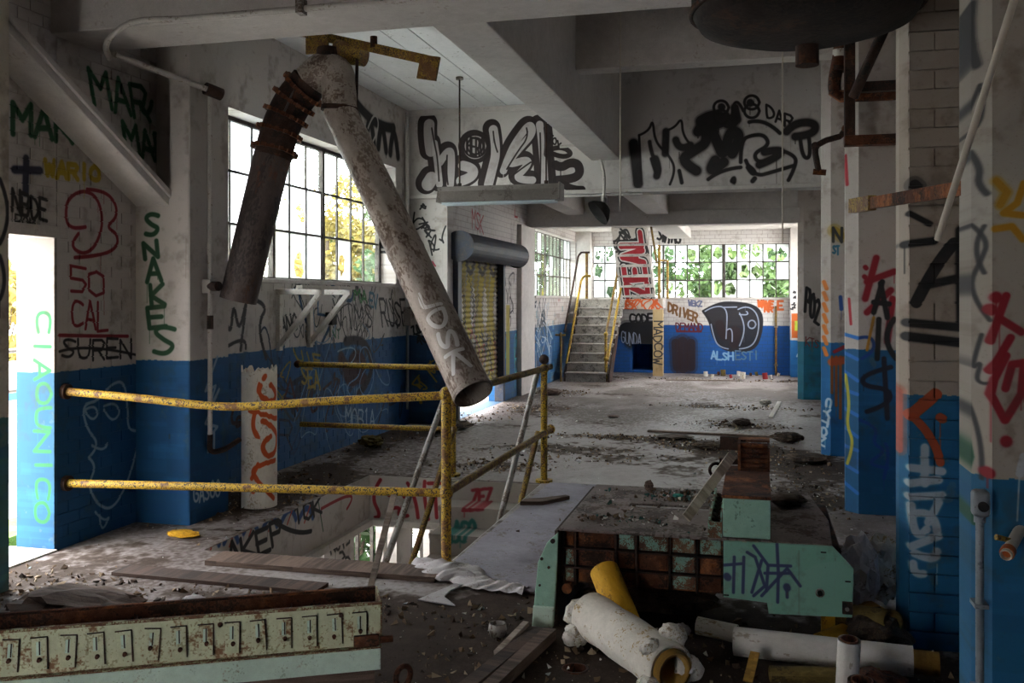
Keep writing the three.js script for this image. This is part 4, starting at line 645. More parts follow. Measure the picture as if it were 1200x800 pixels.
// ---- bulkhead with the large pieces of graffiti
const tHW = wallPaint('HW', 'X', -4.35, 1.25, 2.85, 4.5, 300, { base: '#bdb7b3', grime: 0.6 });
{
  const w = structure('wall_bulkhead', 'white bulkhead above the hall with two large black graffiti pieces', 'wall', [-1.5, 2.9, 11.4]);
  part(w, 'panel', wallUV(onD(poly(rect(-4.33, 1.22, 2.9, 4.46)), 11.3, 0.25), tHW), tHW.m);
  part(w, 'ledge', rbox(-4.3, 1.2, 2.875, 2.925, 11.25, 11.56, 0.008), M.concrete);
  part(w, 'ledge', box(-4.3, -1.94, 3.93, 4.0, 11.27, 11.31), M.soffit);
}
// ---- the wall steps in behind the bulkhead: return, roller door wall, far room
const tRT = wallPaint('RT', 'X', -4.35, -3.75, 0, 2.95, 240, { blueTop: 1.13, blue: '#1d3c5c', after(x, X, Y, p, q) { scribble(x, X(-4.2), X(-3.82), Y(2.8), Y(1.0), 26, '#1a1a1c', p * 0.02, q); scribble(x, X(-4.1), X(-3.9), Y(2.2), Y(1.6), 4, '#8a1a28', p * 0.016, q); scribble(x, X(-4.2), X(-3.85), Y(1.0), Y(0.2), 6, '#8a7630', p * 0.02, q); } });
struct('wall_return', 'narrow wall return scribbled with black tags beside the roller shutter', 'wall', wallUV(onD(poly(rect(-4.32, -3.79, 0, 2.9)), 11.35, 0.25), tRT), tRT.m);
const tRW = wallPaint('RW', 'D', 11.3, 20.7, 0, 3.75, 170, { blueTop: 1.08, lines: 0.08, before(x, X, Y, p, q) { for (let i = 0; i < 60; i++) { x.globalAlpha = 0.3; x.fillStyle = pick(['#5a4a44', '#8a9aa8', '#2f6f7e', '#c8c4c0', '#7a2a30']); x.fillRect(X(16.2 + q() * 3), Y(q() * 1.6), p * (0.05 + 0.3 * q()), p * (0.05 + 0.25 * q())); } x.globalAlpha = 1; }, after(x, X, Y, p, q) { scribble(x, X(14.2), X(15.2), Y(2.1), Y(0.6), 12, '#2a2226', p * 0.03, q); scribble(x, X(16.2), X(18), Y(1.6), Y(0.3), 12, '#9aa6b2', p * 0.02, q); scribble(x, X(16.2), X(17.6), Y(1.6), Y(1.0), 8, '#23303c', p * 0.03, q); scribble(x, X(14.3), X(15.4), Y(0.9), Y(0.2), 6, '#2a8a8a', p * 0.03, q); x.fillStyle = '#9a8a1e'; x.globalAlpha = 0.8; x.fillRect(X(14.3), Y(1.5), p * 0.22, p * 1.2); x.globalAlpha = 1; } });
struct('wall_shutter', 'brick wall with the roller shutter and the far room window', 'wall', wallUV(onX(poly(rect(11.5, 20.65, -0.25, 3.8), [rect(11.8, 14.15, 0.001, 2.15), rect(16.3, 20.2, 1.65, 2.85)]), -4.05, 0.25), tRW), tRW.m);
const tBW = wallPaint('BW', 'X', -3.85, 1.3, 0, 3.15, 330, { blueTop: 1.03, blue: '#0a4c92', lines: 0.08, grime: 0.6, base: '#c9c5c2' });
struct('wall_back', 'white over blue end wall of the far room with a big black throw up', 'wall', wallUV(onD(poly(rect(-4.05, 1.4, -0.25, 3.2), [rect(-3.45, 0.69, 1.62, 2.76), rect(-2.62, -2.1, 0.05, 0.62)]), 20.4, 0.25), tBW), tBW.m);
struct('wall_right', 'white over blue wall behind the row of right hand columns', 'wall', wallUV(onX(poly(rect(-2.8, 20.65, -0.25, 4.5), [rect(16.6, 19.7, 1.5, 2.75)]), 1.2, 0.25), wallPaintRight()), M.rightWall);  // hole hidden behind the columns, added to let daylight into the far room
function wallPaintRight() { const t = wallPaint('none', 'D', -2.8, 20.65, -0.25, 4.5, 60, { blueTop: 1.1 }); M.rightWall = t.m; return t; }
{
  const w = structure('wall_rear', 'white wall behind the viewer with an added opening that lets in light', 'wall', [-1.6, 0, -2.7]);
  part(w, 'panel', boxUV(onD(poly(rect(-4.6, 1.45, -0.25, 4.5), [rect(-3.5, -2.6, 0.001, 2.0)]), -2.8, 0.2)), M.plaster);  // unseen opening, added and sized to light the trough and foreground
}
// the cross wall of the far room: jambs and lintel
{
  const w = structure('wall_opening', 'white frame of the wide opening to the far room', 'wall', [-1.6, 0, 15.8]);
  part(w, 'lintel', rbox(-4.05, 1.2, 3.06, 3.7, 15.7, 16.0), M.concrete); part(w, 'lintel', rbox(-4.05, 1.2, 2.82, 3.06, 15.66, 15.98), M.soffit);
  part(w, 'jamb', rbox(-3.81, -3.72, 0, 2.83, 15.0, 15.95), M.plaster);
}
// ---- far window: sixteen lights wide, three high, most of the panes broken
{
  const q = rand(9), w = structure('window_2', 'wide steel window of the end wall with many smashed white panes', 'window', [-1.4, 1.62, 20.5]);
  const xs = []; for (let k = 0; k <= 11; k++) xs.push(-3.45 + (2.8) * k / 11); const xr = []; for (let k = 0; k <= 5; k++) xr.push(-0.64 + 1.33 * k / 5);
  const ys = [1.62, 2.0, 2.38, 2.76], D = 20.48;
  part(w, 'mullion', box(-0.68, -0.615, 1.62, 2.76, D - 0.05, D + 0.05), M.frame);
  for (const x of [...xs, ...xr]) part(w, 'glazing_bar', box(x - 0.012, x + 0.012, 1.62, 2.76, D - 0.012, D + 0.012), M.frame);
  for (const y of ys) part(w, 'transom', box(-3.45, 0.69, y - 0.012, y + 0.012, D - 0.012, D + 0.012), M.frame);
  part(w, 'casement', merged([box(-1.94, -1.0, 2.0 - 0.02, 2.0 + 0.012, D - 0.03, D + 0.02), box(-1.94, -1.9, 1.62, 2.76, D - 0.03, D + 0.02)]), M.frame);
  part(w, 'sill', rbox(-3.5, 0.74, 1.585, 1.625, 20.36, 20.62, 0.006), M.concrete);
  for (const list of [xs, xr]) for (let c = 0; c + 1 < list.length; c++) for (let r = 0; r < 3; r++) {
    const x0 = list[c], x1 = list[c + 1], k = q(), at = (g) => g.translate((x0 + x1) / 2, (ys[r] + ys[r + 1]) / 2, -D);
    if (k < 0.2) part(w, 'pane', at(new THREE.BoxGeometry(x1 - x0, 0.38, 0.004)), list === xs && r === 0 && c === 8 ? M.yellowGlass : M.milky, 'whole milky pane');
    else if (k < 0.42) part(w, 'pane', at(new THREE.BoxGeometry(x1 - x0, 0.38, 0.004)), M.glass);
    else part(w, 'pane', at(ext(jagged(x1 - x0, 0.38, (q() - 0.5) * 0.08, (q() - 0.5) * 0.1, 0.43, q), 0.004)), M.milky, 'smashed milky pane');
  }
}
{
  const q = rand(19), w = structure('window_3', 'tall paned steel window beside the far stairs', 'window', [-3.95, 1.65, 18.2]);
  const ds = []; for (let k = 0; k <= 11; k++) ds.push(16.3 + 3.9 * k / 11); const ys = [1.65, 2.05, 2.45, 2.85], X = -3.93;
  ds.forEach((d, i) => { const t = i % 4 === 0 ? 0.022 : 0.011; part(w, 'glazing_bar', box(X - t, X + t, 1.65, 2.85, d - t, d + t), M.frame); });
  for (const y of ys) part(w, 'transom', box(X - 0.012, X + 0.012, y - 0.012, y + 0.012, 16.3, 20.2), M.frame);
  part(w, 'sill', rbox(-4.07, -3.77, 1.615, 1.655, 16.25, 20.25, 0.006), M.concrete);
  for (let c = 0; c < 11; c++) for (let r = 0; r < 3; r++) part(w, 'pane', rawBox(X - 0.002, X + 0.002, ys[r], ys[r + 1], ds[c], ds[c + 1]), q() < 0.7 ? M.glass : q() < 0.5 ? M.milky : M.dusty);
}
// ---- right hand columns with a chamfered corner
const colShape = (d) => poly([[0.66, d + 0.09], [0.745, d], [1.22, d], [1.22, d + 0.16], [0.66, d + 0.16]]);
const COLS = [
  ['N', 3.14, 1.05, '#125a80', 'nearest white and blue chamfered column with red star tag and grey conduit', 380],
  ['A', 4.63, 1.16, '#0f5a82', 'column faced with painted brick and fat black bars, white letters below', 300],
  ['B', 7.41, 1.22, '#0f527c', 'column with red star and stacked black letters above blue', 220],
  ['C', 10.07, 1.15, '#125c90', 'column with orange drips and a pale yellow square', 220],
  ['E', 15.6, 0.92, '#1b6a80', 'far column with a black tag above teal paint', 200]];
for (const [k, d, bt, blue, label, ppm] of COLS) {
  const t = wallPaint(k, 'X', 0.62, 1.26, 0, 4.5, ppm, { blueTop: bt, blue, grime: 1.3, base: k === 'N' ? '#a0968a' : k === 'A' ? '#9d9184' : '#ada49c' });
  const c = structure('column', label, 'column', [0.95, 0, d + 0.1]);
  part(c, 'shaft', wallUV(onY(k === 'A' ? poly([[0.652, d + 0.18], [0.652, d + 0.08], [0.68, d], [1.22, d], [1.22, d + 0.18]]) : k === 'N' ? poly([[0.66, d + 0.27], [0.66, d + 0.09], [0.7, d], [1.22, d], [1.22, d + 0.27]]) : colShape(d), 0, k === 'E' ? 3.62 : 4.45), t), t.m);
  if (k === 'A') for (let y = 0, r = 0; y < 4.4; y += 0.088, r++) for (let x = 0.682 - (r % 2) * 0.11; x < 1.2; x += 0.22) {
    const a = Math.max(0.682, x), b = Math.min(1.2, x + 0.211); if (b - a < 0.03) continue;
    part(c, 'brick', wallUV(rawBox(a, b, y + 0.004, Math.min(y + 0.081, 4.4), d - 0.02 + (R() - 0.5) * 0.006, d + 0.005), t), t.m);
  }
}
const tPX = wallPaint('none', 'X', 0.6, 1.3, 0, 3.1, 200, { blueTop: 0.75, blue: '#1d67a6', after(x, X, Y, p, q) { x.fillStyle = '#b85a1e'; x.fillRect(X(0.72), Y(1.3), p * 0.4, p * 0.5); scribble(x, X(0.75), X(0.95), Y(2), Y(1.2), 8, '#18181b', p * 0.03, q); scribble(x, X(0.75), X(0.95), Y(0.5), Y(0.1), 3, '#a8c4d8', p * 0.03, q); x.fillStyle = '#a7b83a'; x.fillRect(X(0.78), Y(1.15), p * 0.14, p * 0.2); } });
struct('pilaster', 'narrow orange and white tagged pier at the corner of the end wall', 'pillar', wallUV(rawBox(0.7, 1.2, 0, 3.06, 20.0, 20.4), tPX), tPX.m);
struct('pilaster', 'white corner pier between the two far room windows', 'pillar', rbox(-3.8, -3.47, 0, 3.06, 20.22, 20.42), M.plaster);

// ---- stair opening: edge beams, steps going down, the storey below
const tFL = wallPaint('FL', 'D', 5.2, 8.0, -0.5, 0.05, 300, { grime: 0.8 }), tFF = wallPaint('FF', 'X', -3.45, -2.5, -0.5, 0.05, 300, { grime: 0.8 });
{
  const f = structure('stair_opening', 'white edge beams of the stair opening covered in tags', 'opening', [-2.6, 0, 6.6]);
  part(f, 'edge_beam', wallUV(rawBox(-3.55, -3.395, -0.4, -0.004, 5.3, 7.96), tFL), tFL.m); part(f, 'edge_beam', wallUV(rawBox(-3.4, -2.66, -0.4, -0.004, 7.945, 8.1), tFF), tFF.m);
  part(f, 'ledge', rbox(-3.5, -3.34, -0.45, -0.39, 5.3, 7.96, 0.006), M.concrete); part(f, 'ledge', rbox(-3.34, -2.66, -0.45, -0.39, 7.88, 8.05, 0.006), M.concrete);
  part(f, 'edge_beam', box(-1.8, -1.72, -0.5, -0.004, 5.3, 7.95), M.concrete);
  const tRX = wallPaint('RX', 'X', -2.7, -1.75, -3.3, 0, 120, { base: '#8d857d', grime: 1.2 });
  const s = structure('stairs', 'concrete stairs with tagged risers going down to the storey below', 'stairs', [-2.2, -3.3, 6]);
  for (let k = 0; k < 18; k++) { const y = -0.18 * k, d = 7.95 - 0.24 * k; part(s, 'step', wallUV(rawBox(-2.64, -1.81, y - 0.22, y - 0.18, d - 0.3, d), tRX), tRX.m); part(s, 'riser', wallUV(rawBox(-2.64, -1.81, y - 0.2, y - (k ? 0.002 : 0.01), d - 0.02, d + 0.03), tRX), tRX.m); }
  for (const x of [-2.66, -1.83]) part(s, 'stringer', boxUV(onX(poly([[7.95, -0.25], [3.65, -3.3], [3.9, -3.3], [7.98, -0.5]]), x, 0.03)), M.concrete);
}
const tLP = wallPaint('LP', 'D', 3, 13, -3.4, -0.2, 100, {});
{
  const w = structure('wall_lower_left', 'white wall of the storey below with bright windows', 'wall', [-4.4, -3.4, 8]);
  part(w, 'panel', wallUV(onX(poly(rect(3.4, 13, -3.4, -0.25), [rect(5.0, 8.88, -2.6, -0.45), rect(9.62, 10.9, -2.6, -0.45), rect(11.4, 12.6, -2.6, -0.45)]), -4.58, 0.28), tLP), tLP.m);
  for (const [a, b] of [[5.0, 8.88], [9.62, 10.9], [11.4, 12.6]]) for (let d = a; d <= b + 0.01; d += (b - a) / Math.round((b - a) / 0.42)) part(w, 'mullion', box(-4.47, -4.43, -2.6, -0.45, d - 0.014, d + 0.014), M.frame);
  part(w, 'mullion', box(-4.48, -4.38, -2.6, -0.45, 8.8, 8.89), M.frame);
  struct('floor_lower', 'grey floor of the storey below', 'floor', box(-4.6, 1.25, -3.55, -3.4, 3.3, 13.2), M.deck);
  struct('wall_lower_back', 'plain white far wall of the storey below', 'wall', box(-4.6, 1.25, -3.4, -0.25, 13, 13.2), M.plaster);
  struct('wall_lower_near', 'plain white near wall of the storey below', 'wall', box(-4.6, 1.25, -3.4, -0.25, 3.2, 3.4), M.plaster);
  struct('wall_lower_right', 'plain white right wall of the storey below', 'wall', box(0.9, 1.1, -3.4, -0.25, 3.4, 13), M.plaster);
  struct('column_lower', 'white column standing in the storey below the stair opening', 'column', rbox(-3.2, -2.85, -3.4, -0.45, 9.4, 9.7), M.plaster);
}

// ---- outside: ground, terrace, trees
struct('ground', 'pale ground around the building', 'ground', boxUV(new THREE.BoxGeometry(160, 0.2, 160).translate(-20, -3.5, -25)), M.outside);
struct('terrace', 'pale paved terrace outside the doorway', 'pavement', boxUV(onY(poly([[-4.6, -6], [-4.6, 7.0], [-8.2, 7.0], [-8.2, 40], [-40, 40], [-40, -6]]), -3.4, 3.36)), M.outside);
struct('grass_verge', 'strip of green grass on the terrace outside the doorway', 'grass', box(-5.15, -4.75, -0.05, 0.03, 4.6, 6.9), M.grass);
{
  const r = thing('guard_rail', 'dark steel guard rail on the terrace beyond the doorway', 'railing', [-9, -0.04, 10]);
  part(r, 'rail', cyl(P(-9, 0.95, 7.5), P(-9, 0.95, 14), 0.03), M.steel); part(r, 'rail', cyl(P(-9, 0.45, 7.5), P(-9, 0.45, 14), 0.03), M.steel);
  for (let d = 7.6; d < 14; d += 1.55) part(r, 'post', cyl(P(-9, -0.04, d), P(-9, 0.95, d), 0.03), M.steel);
  const k = thing('low_wall', 'low white wall with a blue stripe beyond the doorway', 'wall', [-11, 0, 12]);
  part(k, 'body', rbox(-11.3, -11, -0.04, 0.62, 9, 17), M.white); part(k, 'stripe', box(-11, -10.985, 0.05, 0.2, 9, 17), mat({ color: '#2c5f9c' }));
}
const leafMat = (c) => new THREE.MeshPhysicalMaterial({ color: c, roughness: 0.9, transmission: 0.3, thickness: 0, vertexColors: true });
const LEAF = { green: leafMat('#385a2c'), yellow: leafMat('#8a8034'), lime: leafMat('#4c6a2c'), deep: leafMat('#2c4c28') };
function tree(x, y, d, h, rx, n, m, label, group, seed, trunk = true) {
  const q = rand(seed), t = thing(trunk ? 'tree' : 'shrub', label, trunk ? 'tree' : 'shrub', [x, y, d], group), pos = [], col = [], cl = [];
  const k = trunk ? 16 : 8; for (let i = 0; i < k; i++) { const a = q() * 6.28, r = rx * Math.sqrt(q()) * 0.75, f = trunk ? 0.3 + 0.65 * q() : 0.15 + 0.7 * q(); cl.push([r * Math.cos(a), h * f, r * Math.sin(a), rx * (0.28 + 0.22 * q())]); }
  const u = new V3(), v = new V3();
  for (let i = 0; i < n; i++) {
    const [cx, cy, cz, cr] = cl[Math.floor(q() * k)]; u.set(q() - 0.5, q() - 0.5, q() - 0.5).normalize(); const rad = cr * (0.55 + 0.5 * q()), px = cx + u.x * rad, py = cy + u.y * rad * 0.85, pz = cz + u.z * rad;
    u.set(q() - 0.5, q() - 0.5, q() - 0.5).normalize(); v.set(q() - 0.5, q() - 0.5, q() - 0.5).cross(u).normalize(); const s = 0.09 + 0.09 * q(), b = 0.65 + 0.5 * q();
    pos.push(px, py, pz, px + (u.x + v.x * 0.45) * s, py + (u.y + v.y * 0.45) * s, pz + (u.z + v.z * 0.45) * s, px + u.x * 2 * s, py + u.y * 2 * s, pz + u.z * 2 * s, px, py, pz, px + u.x * 2 * s, py + u.y * 2 * s, pz + u.z * 2 * s, px + (u.x - v.x * 0.45) * s, py + (u.y - v.y * 0.45) * s, pz + (u.z - v.z * 0.45) * s);
    for (let c = 0; c < 6; c++) col.push(b, b * (0.9 + 0.2 * q() * 0), b);
  }
  const g = new THREE.BufferGeometry(); g.setAttribute('position', new THREE.Float32BufferAttribute(pos, 3)); g.setAttribute('color', new THREE.Float32BufferAttribute(col, 3)); g.computeVertexNormals();
  local(t, 'foliage', g, m).userData.kind = 'stuff';
  const br = []; if (trunk) { br.push(cyl(new V3(0, 0, 0), new V3(0.1, h * 0.6, 0), 0.16, 0.07, 8)); for (const [cx, cy, cz] of cl.slice(0, 7)) br.push(cyl(new V3(0.05, h * 0.3, 0), new V3(cx, cy, cz), 0.05, 0.02, 5)); } else for (const [cx, cy, cz] of cl) br.push(cyl(new V3(0, 0, 0), new V3(cx, cy, cz), 0.025, 0.01, 5));
  local(t, trunk ? 'trunk' : 'stem', merged(br), M.bark);
}
[[-9.5, 27, 7.2, 2.4, 0], [-6.9, 30, 7.4, 2.4, 1], [-4.4, 27, 6.8, 2.0, 2], [-2.2, 30.5, 7.3, 2.3, 0], [-0.6, 27, 6.8, 1.8, 1], [1.9, 30, 7.2, 2.2, 0], [-13.5, 33, 7.8, 2.6, 1], [-8.3, 36, 7.8, 2.6, 0], [-18.5, 38, 8, 2.8, 0], [4.6, 35, 7.6, 2.6, 2]].forEach(([x, d, h, r, k], i) => tree(x, -3.4, d, h, r, 5200, [LEAF.green, LEAF.lime, LEAF.deep][k], ['green tree close outside the paned window beside the far stairs', 'light green tree outside the corner pier between the far windows', 'dark green tree behind the red lettered stair flight', 'green tree behind the left half of the wide far window', 'light green tree behind the thick mullion of the wide far window', 'green tree behind the right half of the wide far window', 'light green tree out of sight of the far windows, beside the yellow trees', 'tall green tree standing behind the light green corner tree', 'green tree standing far behind the yellow trees on the terrace', 'dark green tree beyond the right corner of the end wall'][i], 'trees beyond the far windows', 100 + i));
[[-13, 23, 3.2, 1.6, 1], [-14.5, 30, 6.2, 2.2, 1], [-12.6, 33.5, 5.6, 1.8, 0], [-17.5, 35, 4.4, 1.8, 1], [-18, 28, 3.4, 1.7, 1], [-17, 21, 2.7, 1.4, 1]].forEach(([x, d, h, r, k], i) => tree(x, -0.1, d, h, r, 3800, [LEAF.lime, LEAF.yellow][k], ['low yellow tree behind the dark duct limb outside the long window', 'tall yellow autumn tree filling the clear panes of the long window', 'lime green tree at the far end of the long window', 'yellow tree behind the tall yellow tree', 'small yellow tree hidden behind the wall pier', 'smallest yellow tree behind the bricks beside the doorway'][i], 'trees on the terrace', 140 + i));
[[-14.5, 15.5], [-16, 17.5], [-14, 18]].forEach(([x, d], i) => tree(x, -0.1, d, 2.3, 1.2, 1800, LEAF.yellow, ['yellow bush seen at the near side of the doorway', 'yellow bush seen in the middle of the doorway', 'yellow bush hidden behind the brick wall beside the doorway'][i], 'yellow bushes on the terrace', 160 + i, false));
[[-6.2, 12.2], [-6.4, 14.3], [-7.6, 13.3]].forEach(([x, d], i) => tree(x, -3.4, d, 3.6, 0.9, 2200, LEAF.green, ['green shrub outside the near end of the raised roller shutter', 'green shrub outside the far end of the raised roller shutter', 'green shrub standing farther off behind the other two at the shutter'][i], 'shrubs behind the roller shutter', 170 + i, false));
tree(-5.5, -3.4, 10.6, 2.9, 0.7, 1500, LEAF.green, 'green shrub in the light well outside the lower window', undefined, 180, false);

// ================================================================ THINGS
// ---- big ventilation duct, an upside-down V slung from the jib arm
function ductCanvas() {
  const c = coat('#9a8f86', '#6f6056', 0.55, '#4c3a2d', 0.66, 18, 33), x = c.getContext('2d');
  return c;
}
const ductMat = mat({ map: texture(ductCanvas(), 0.9), roughness: 0.6, metalness: 0.25, bumpMap: bumpFine, bumpScale: 0.002 });
const darkDuct = coated(0.9, { roughness: 0.7, metalness: 0.2 }, '#4a3f3c', '#2f2826', 0.56, '#5a3522', 0.64, 14, 34);
function decalTube(a, b, r, side, up, u0, u1, ang, draw, w = 512, h = 128) {   // lettering on the skin of a pipe: a thin curved sheet from a to b
  const c = canvas(w, h), x = c.getContext('2d'); x.clearRect(0, 0, w, h); draw(x, w, h);
  const t = new THREE.CanvasTexture(c); t.colorSpace = THREE.SRGBColorSpace;
  const ax = b.clone().sub(a), L = ax.length(); ax.normalize(); const s = side.clone().addScaledVector(ax, -side.dot(ax)).normalize(), n = new V3().crossVectors(ax, s), g = new THREE.PlaneGeometry(1, 1, 12, 10), p = g.attributes.position;
  for (let i = 0; i < p.count; i++) { const f = u0 + (p.getX(i) + 0.5) * (u1 - u0), th = p.getY(i) * ang, q = a.clone().addScaledVector(ax, f * L).addScaledVector(s, Math.cos(th) * r).addScaledVector(n, Math.sin(th) * r); p.setXYZ(i, q.x, q.y, q.z); }
  g.computeVertexNormals();
  return [g, mat({ map: t, transparent: true, alphaTest: 0.25, roughness: 0.8 })];
}
function penText(x, text, x0, y0, w, h, color, lw) { const n = text.length; [...text].forEach((ch, k) => { for (const s of FONT[ch].split('|')) { const p = s.split(' ').map((d) => [x0 + (k + +d[0] / 4 * 0.78 + 0.08) * w / n, y0 + +d[1] / 6 * h]); spray(x, p, lw, color, 0.2, 0, 'SODCGJ'.includes(ch)); } }); }
{
  const t = thing('ventilation_duct', 'bent sheet metal air duct like an upside-down V hanging under the jib arm', 'duct', [-3.0, 1.0, 5.9]);
  const a = P(-3.695, 1.587, 6.2), b = P(-3.44, 2.66, 6.25);
  part(t, 'dark_limb', scaleUV(hollow(a, b, 0.135, 0.006, 28), 1, 1), darkDuct, 'dark limb with a ragged lower end');
  const bend = [P(-3.44, 2.64, 6.25), P(-3.39, 2.86, 6.28), P(-3.3, 3.05, 6.3), P(-3.17, 3.19, 6.3)];
  part(t, 'flexible_bend', tube(bend, 0.138, 24, false, 24), M.darkRust);
  const cv = new THREE.CatmullRomCurve3(bend);
  for (let k = 0; k < 5; k++) {
    const f = 0.08 + k * 0.2, p = cv.getPoint(f), d = cv.getTangent(f), ring = [];
    ring.push(new THREE.CylinderGeometry(0.158, 0.158, 0.02, 28));
    for (let j = 0; j < 16; j++) { const an = j / 16 * 6.2832; ring.push(new THREE.BoxGeometry(0.025, 0.03, 0.03).translate(0.162, 0, 0).rotateY(an)); }
    const g = boxUV(merged(ring)); g.applyQuaternion(new THREE.Quaternion().setFromUnitVectors(UPV, d)); g.translate(p.x, p.y, p.z); part(t, 'collar', g, M.rust, 'rusty toothed collar');
  }
  part(t, 'head', tube([P(-3.17, 3.19, 6.3), P(-3.06, 3.27, 6.3), P(-2.96, 3.24, 6.3), P(-2.92, 3.1, 6.28), P(-2.915, 2.98, 6.27)], 0.128, 24, false, 28), ductMat);
  part(t, 'head_cap', cyl(P(-3.02, 3.2, 6.3), P(-3.02, 3.43, 6.3), 0.11, 0.08, 20), M.darkRust);
  part(t, 'clamp', cyl(P(-2.915, 2.955, 6.27), P(-2.912, 2.99, 6.27), 0.136, 0.136, 24), M.darkRust);
  const a2 = P(-2.92, 2.97, 6.27), b2 = P(-2.79, 2.76, 6.2), e = P(-1.577, 1.047, 5.2);
  part(t, 'pale_limb', scaleUV(hollow(a2, b2, 0.118, 0.005, 28), 1, 1), ductMat); part(t, 'pale_limb', scaleUV(hollow(b2.clone().lerp(a2, 0.12), e, 0.121, 0.005, 32), 1, 1), ductMat, 'long pale dented pipe with white letters');
  for (const f of [0.02, 0.5, 0.99]) { const c = b2.clone().lerp(e, f), d = e.clone().sub(b2).normalize(); part(t, 'seam', hollow(c.clone().addScaledVector(d, -0.008), c.clone().addScaledVector(d, 0.008), 0.124, 0.006, 32), ductMat); }
  const [g, m] = decalTube(b2, e, 0.1225, P(-0.15, 1.7, 0).sub(b2.clone().lerp(e, 0.8)), UPV, 0.67, 0.97, 1.5, (x, w, h) => { x.translate(0, h); x.scale(1, -1); penText(x, 'JDSK', 20, 22, w - 40, h - 48, '#c6c2c0', 17); });
  part(t, 'lettering', g, m, 'white sprayed letters');
  part(t, 'hanger', tube([P(-3.3, 2.95, 6.16), P(-3.18, 3.2, 6.2), P(-3.07, 3.36, 6.4)], 0.008, 6), M.steel); part(t, 'hanger', cyl(P(-2.8, 2.9, 6.3), P(-2.79, 3.4, 6.3), 0.012), M.darkRust);
  const j = thing('jib_arm', 'rusty yellow jib arm under the front beam that carries the duct', 'crane arm', [-2.8, 3.2, 6.3]);
  part(j, 'arm', beam(P(-3.5, 3.69, 6.62), P(-2.15, 3.215, 6.0), 0.05, 0.065), M.yellowRust); part(j, 'end_plate', beam(P(-2.2, 3.17, 5.99), P(-2.06, 3.14, 5.97), 0.02, 0.16), M.yellowRust);
  part(j, 'bracket', boxUV(onD(poly([[-3.24, 3.42], [-3.06, 3.42], [-3.06, 3.62], [-3.24, 3.66]]), 6.38, 0.02)), M.yellowRust); part(j, 'drum', cyl(P(-2.98, 3.42, 6.36), P(-2.76, 3.38, 6.36), 0.085, 0.085, 20), M.yellowRust);
  part(j, 'pivot', cyl(P(-3.47, 3.66, 6.6), P(-3.47, 4.0, 6.6), 0.03), M.darkRust); part(j, 'bolt', cyl(P(-2.62, 3.38, 6.2), P(-2.62, 3.46, 6.2), 0.025), M.rust);
}
function scaleUV(g, ku, kv) { const u = g.attributes.uv; for (let i = 0; i < u.count; i++) u.setXY(i, u.getX(i) * ku, u.getY(i) * kv); return g; }
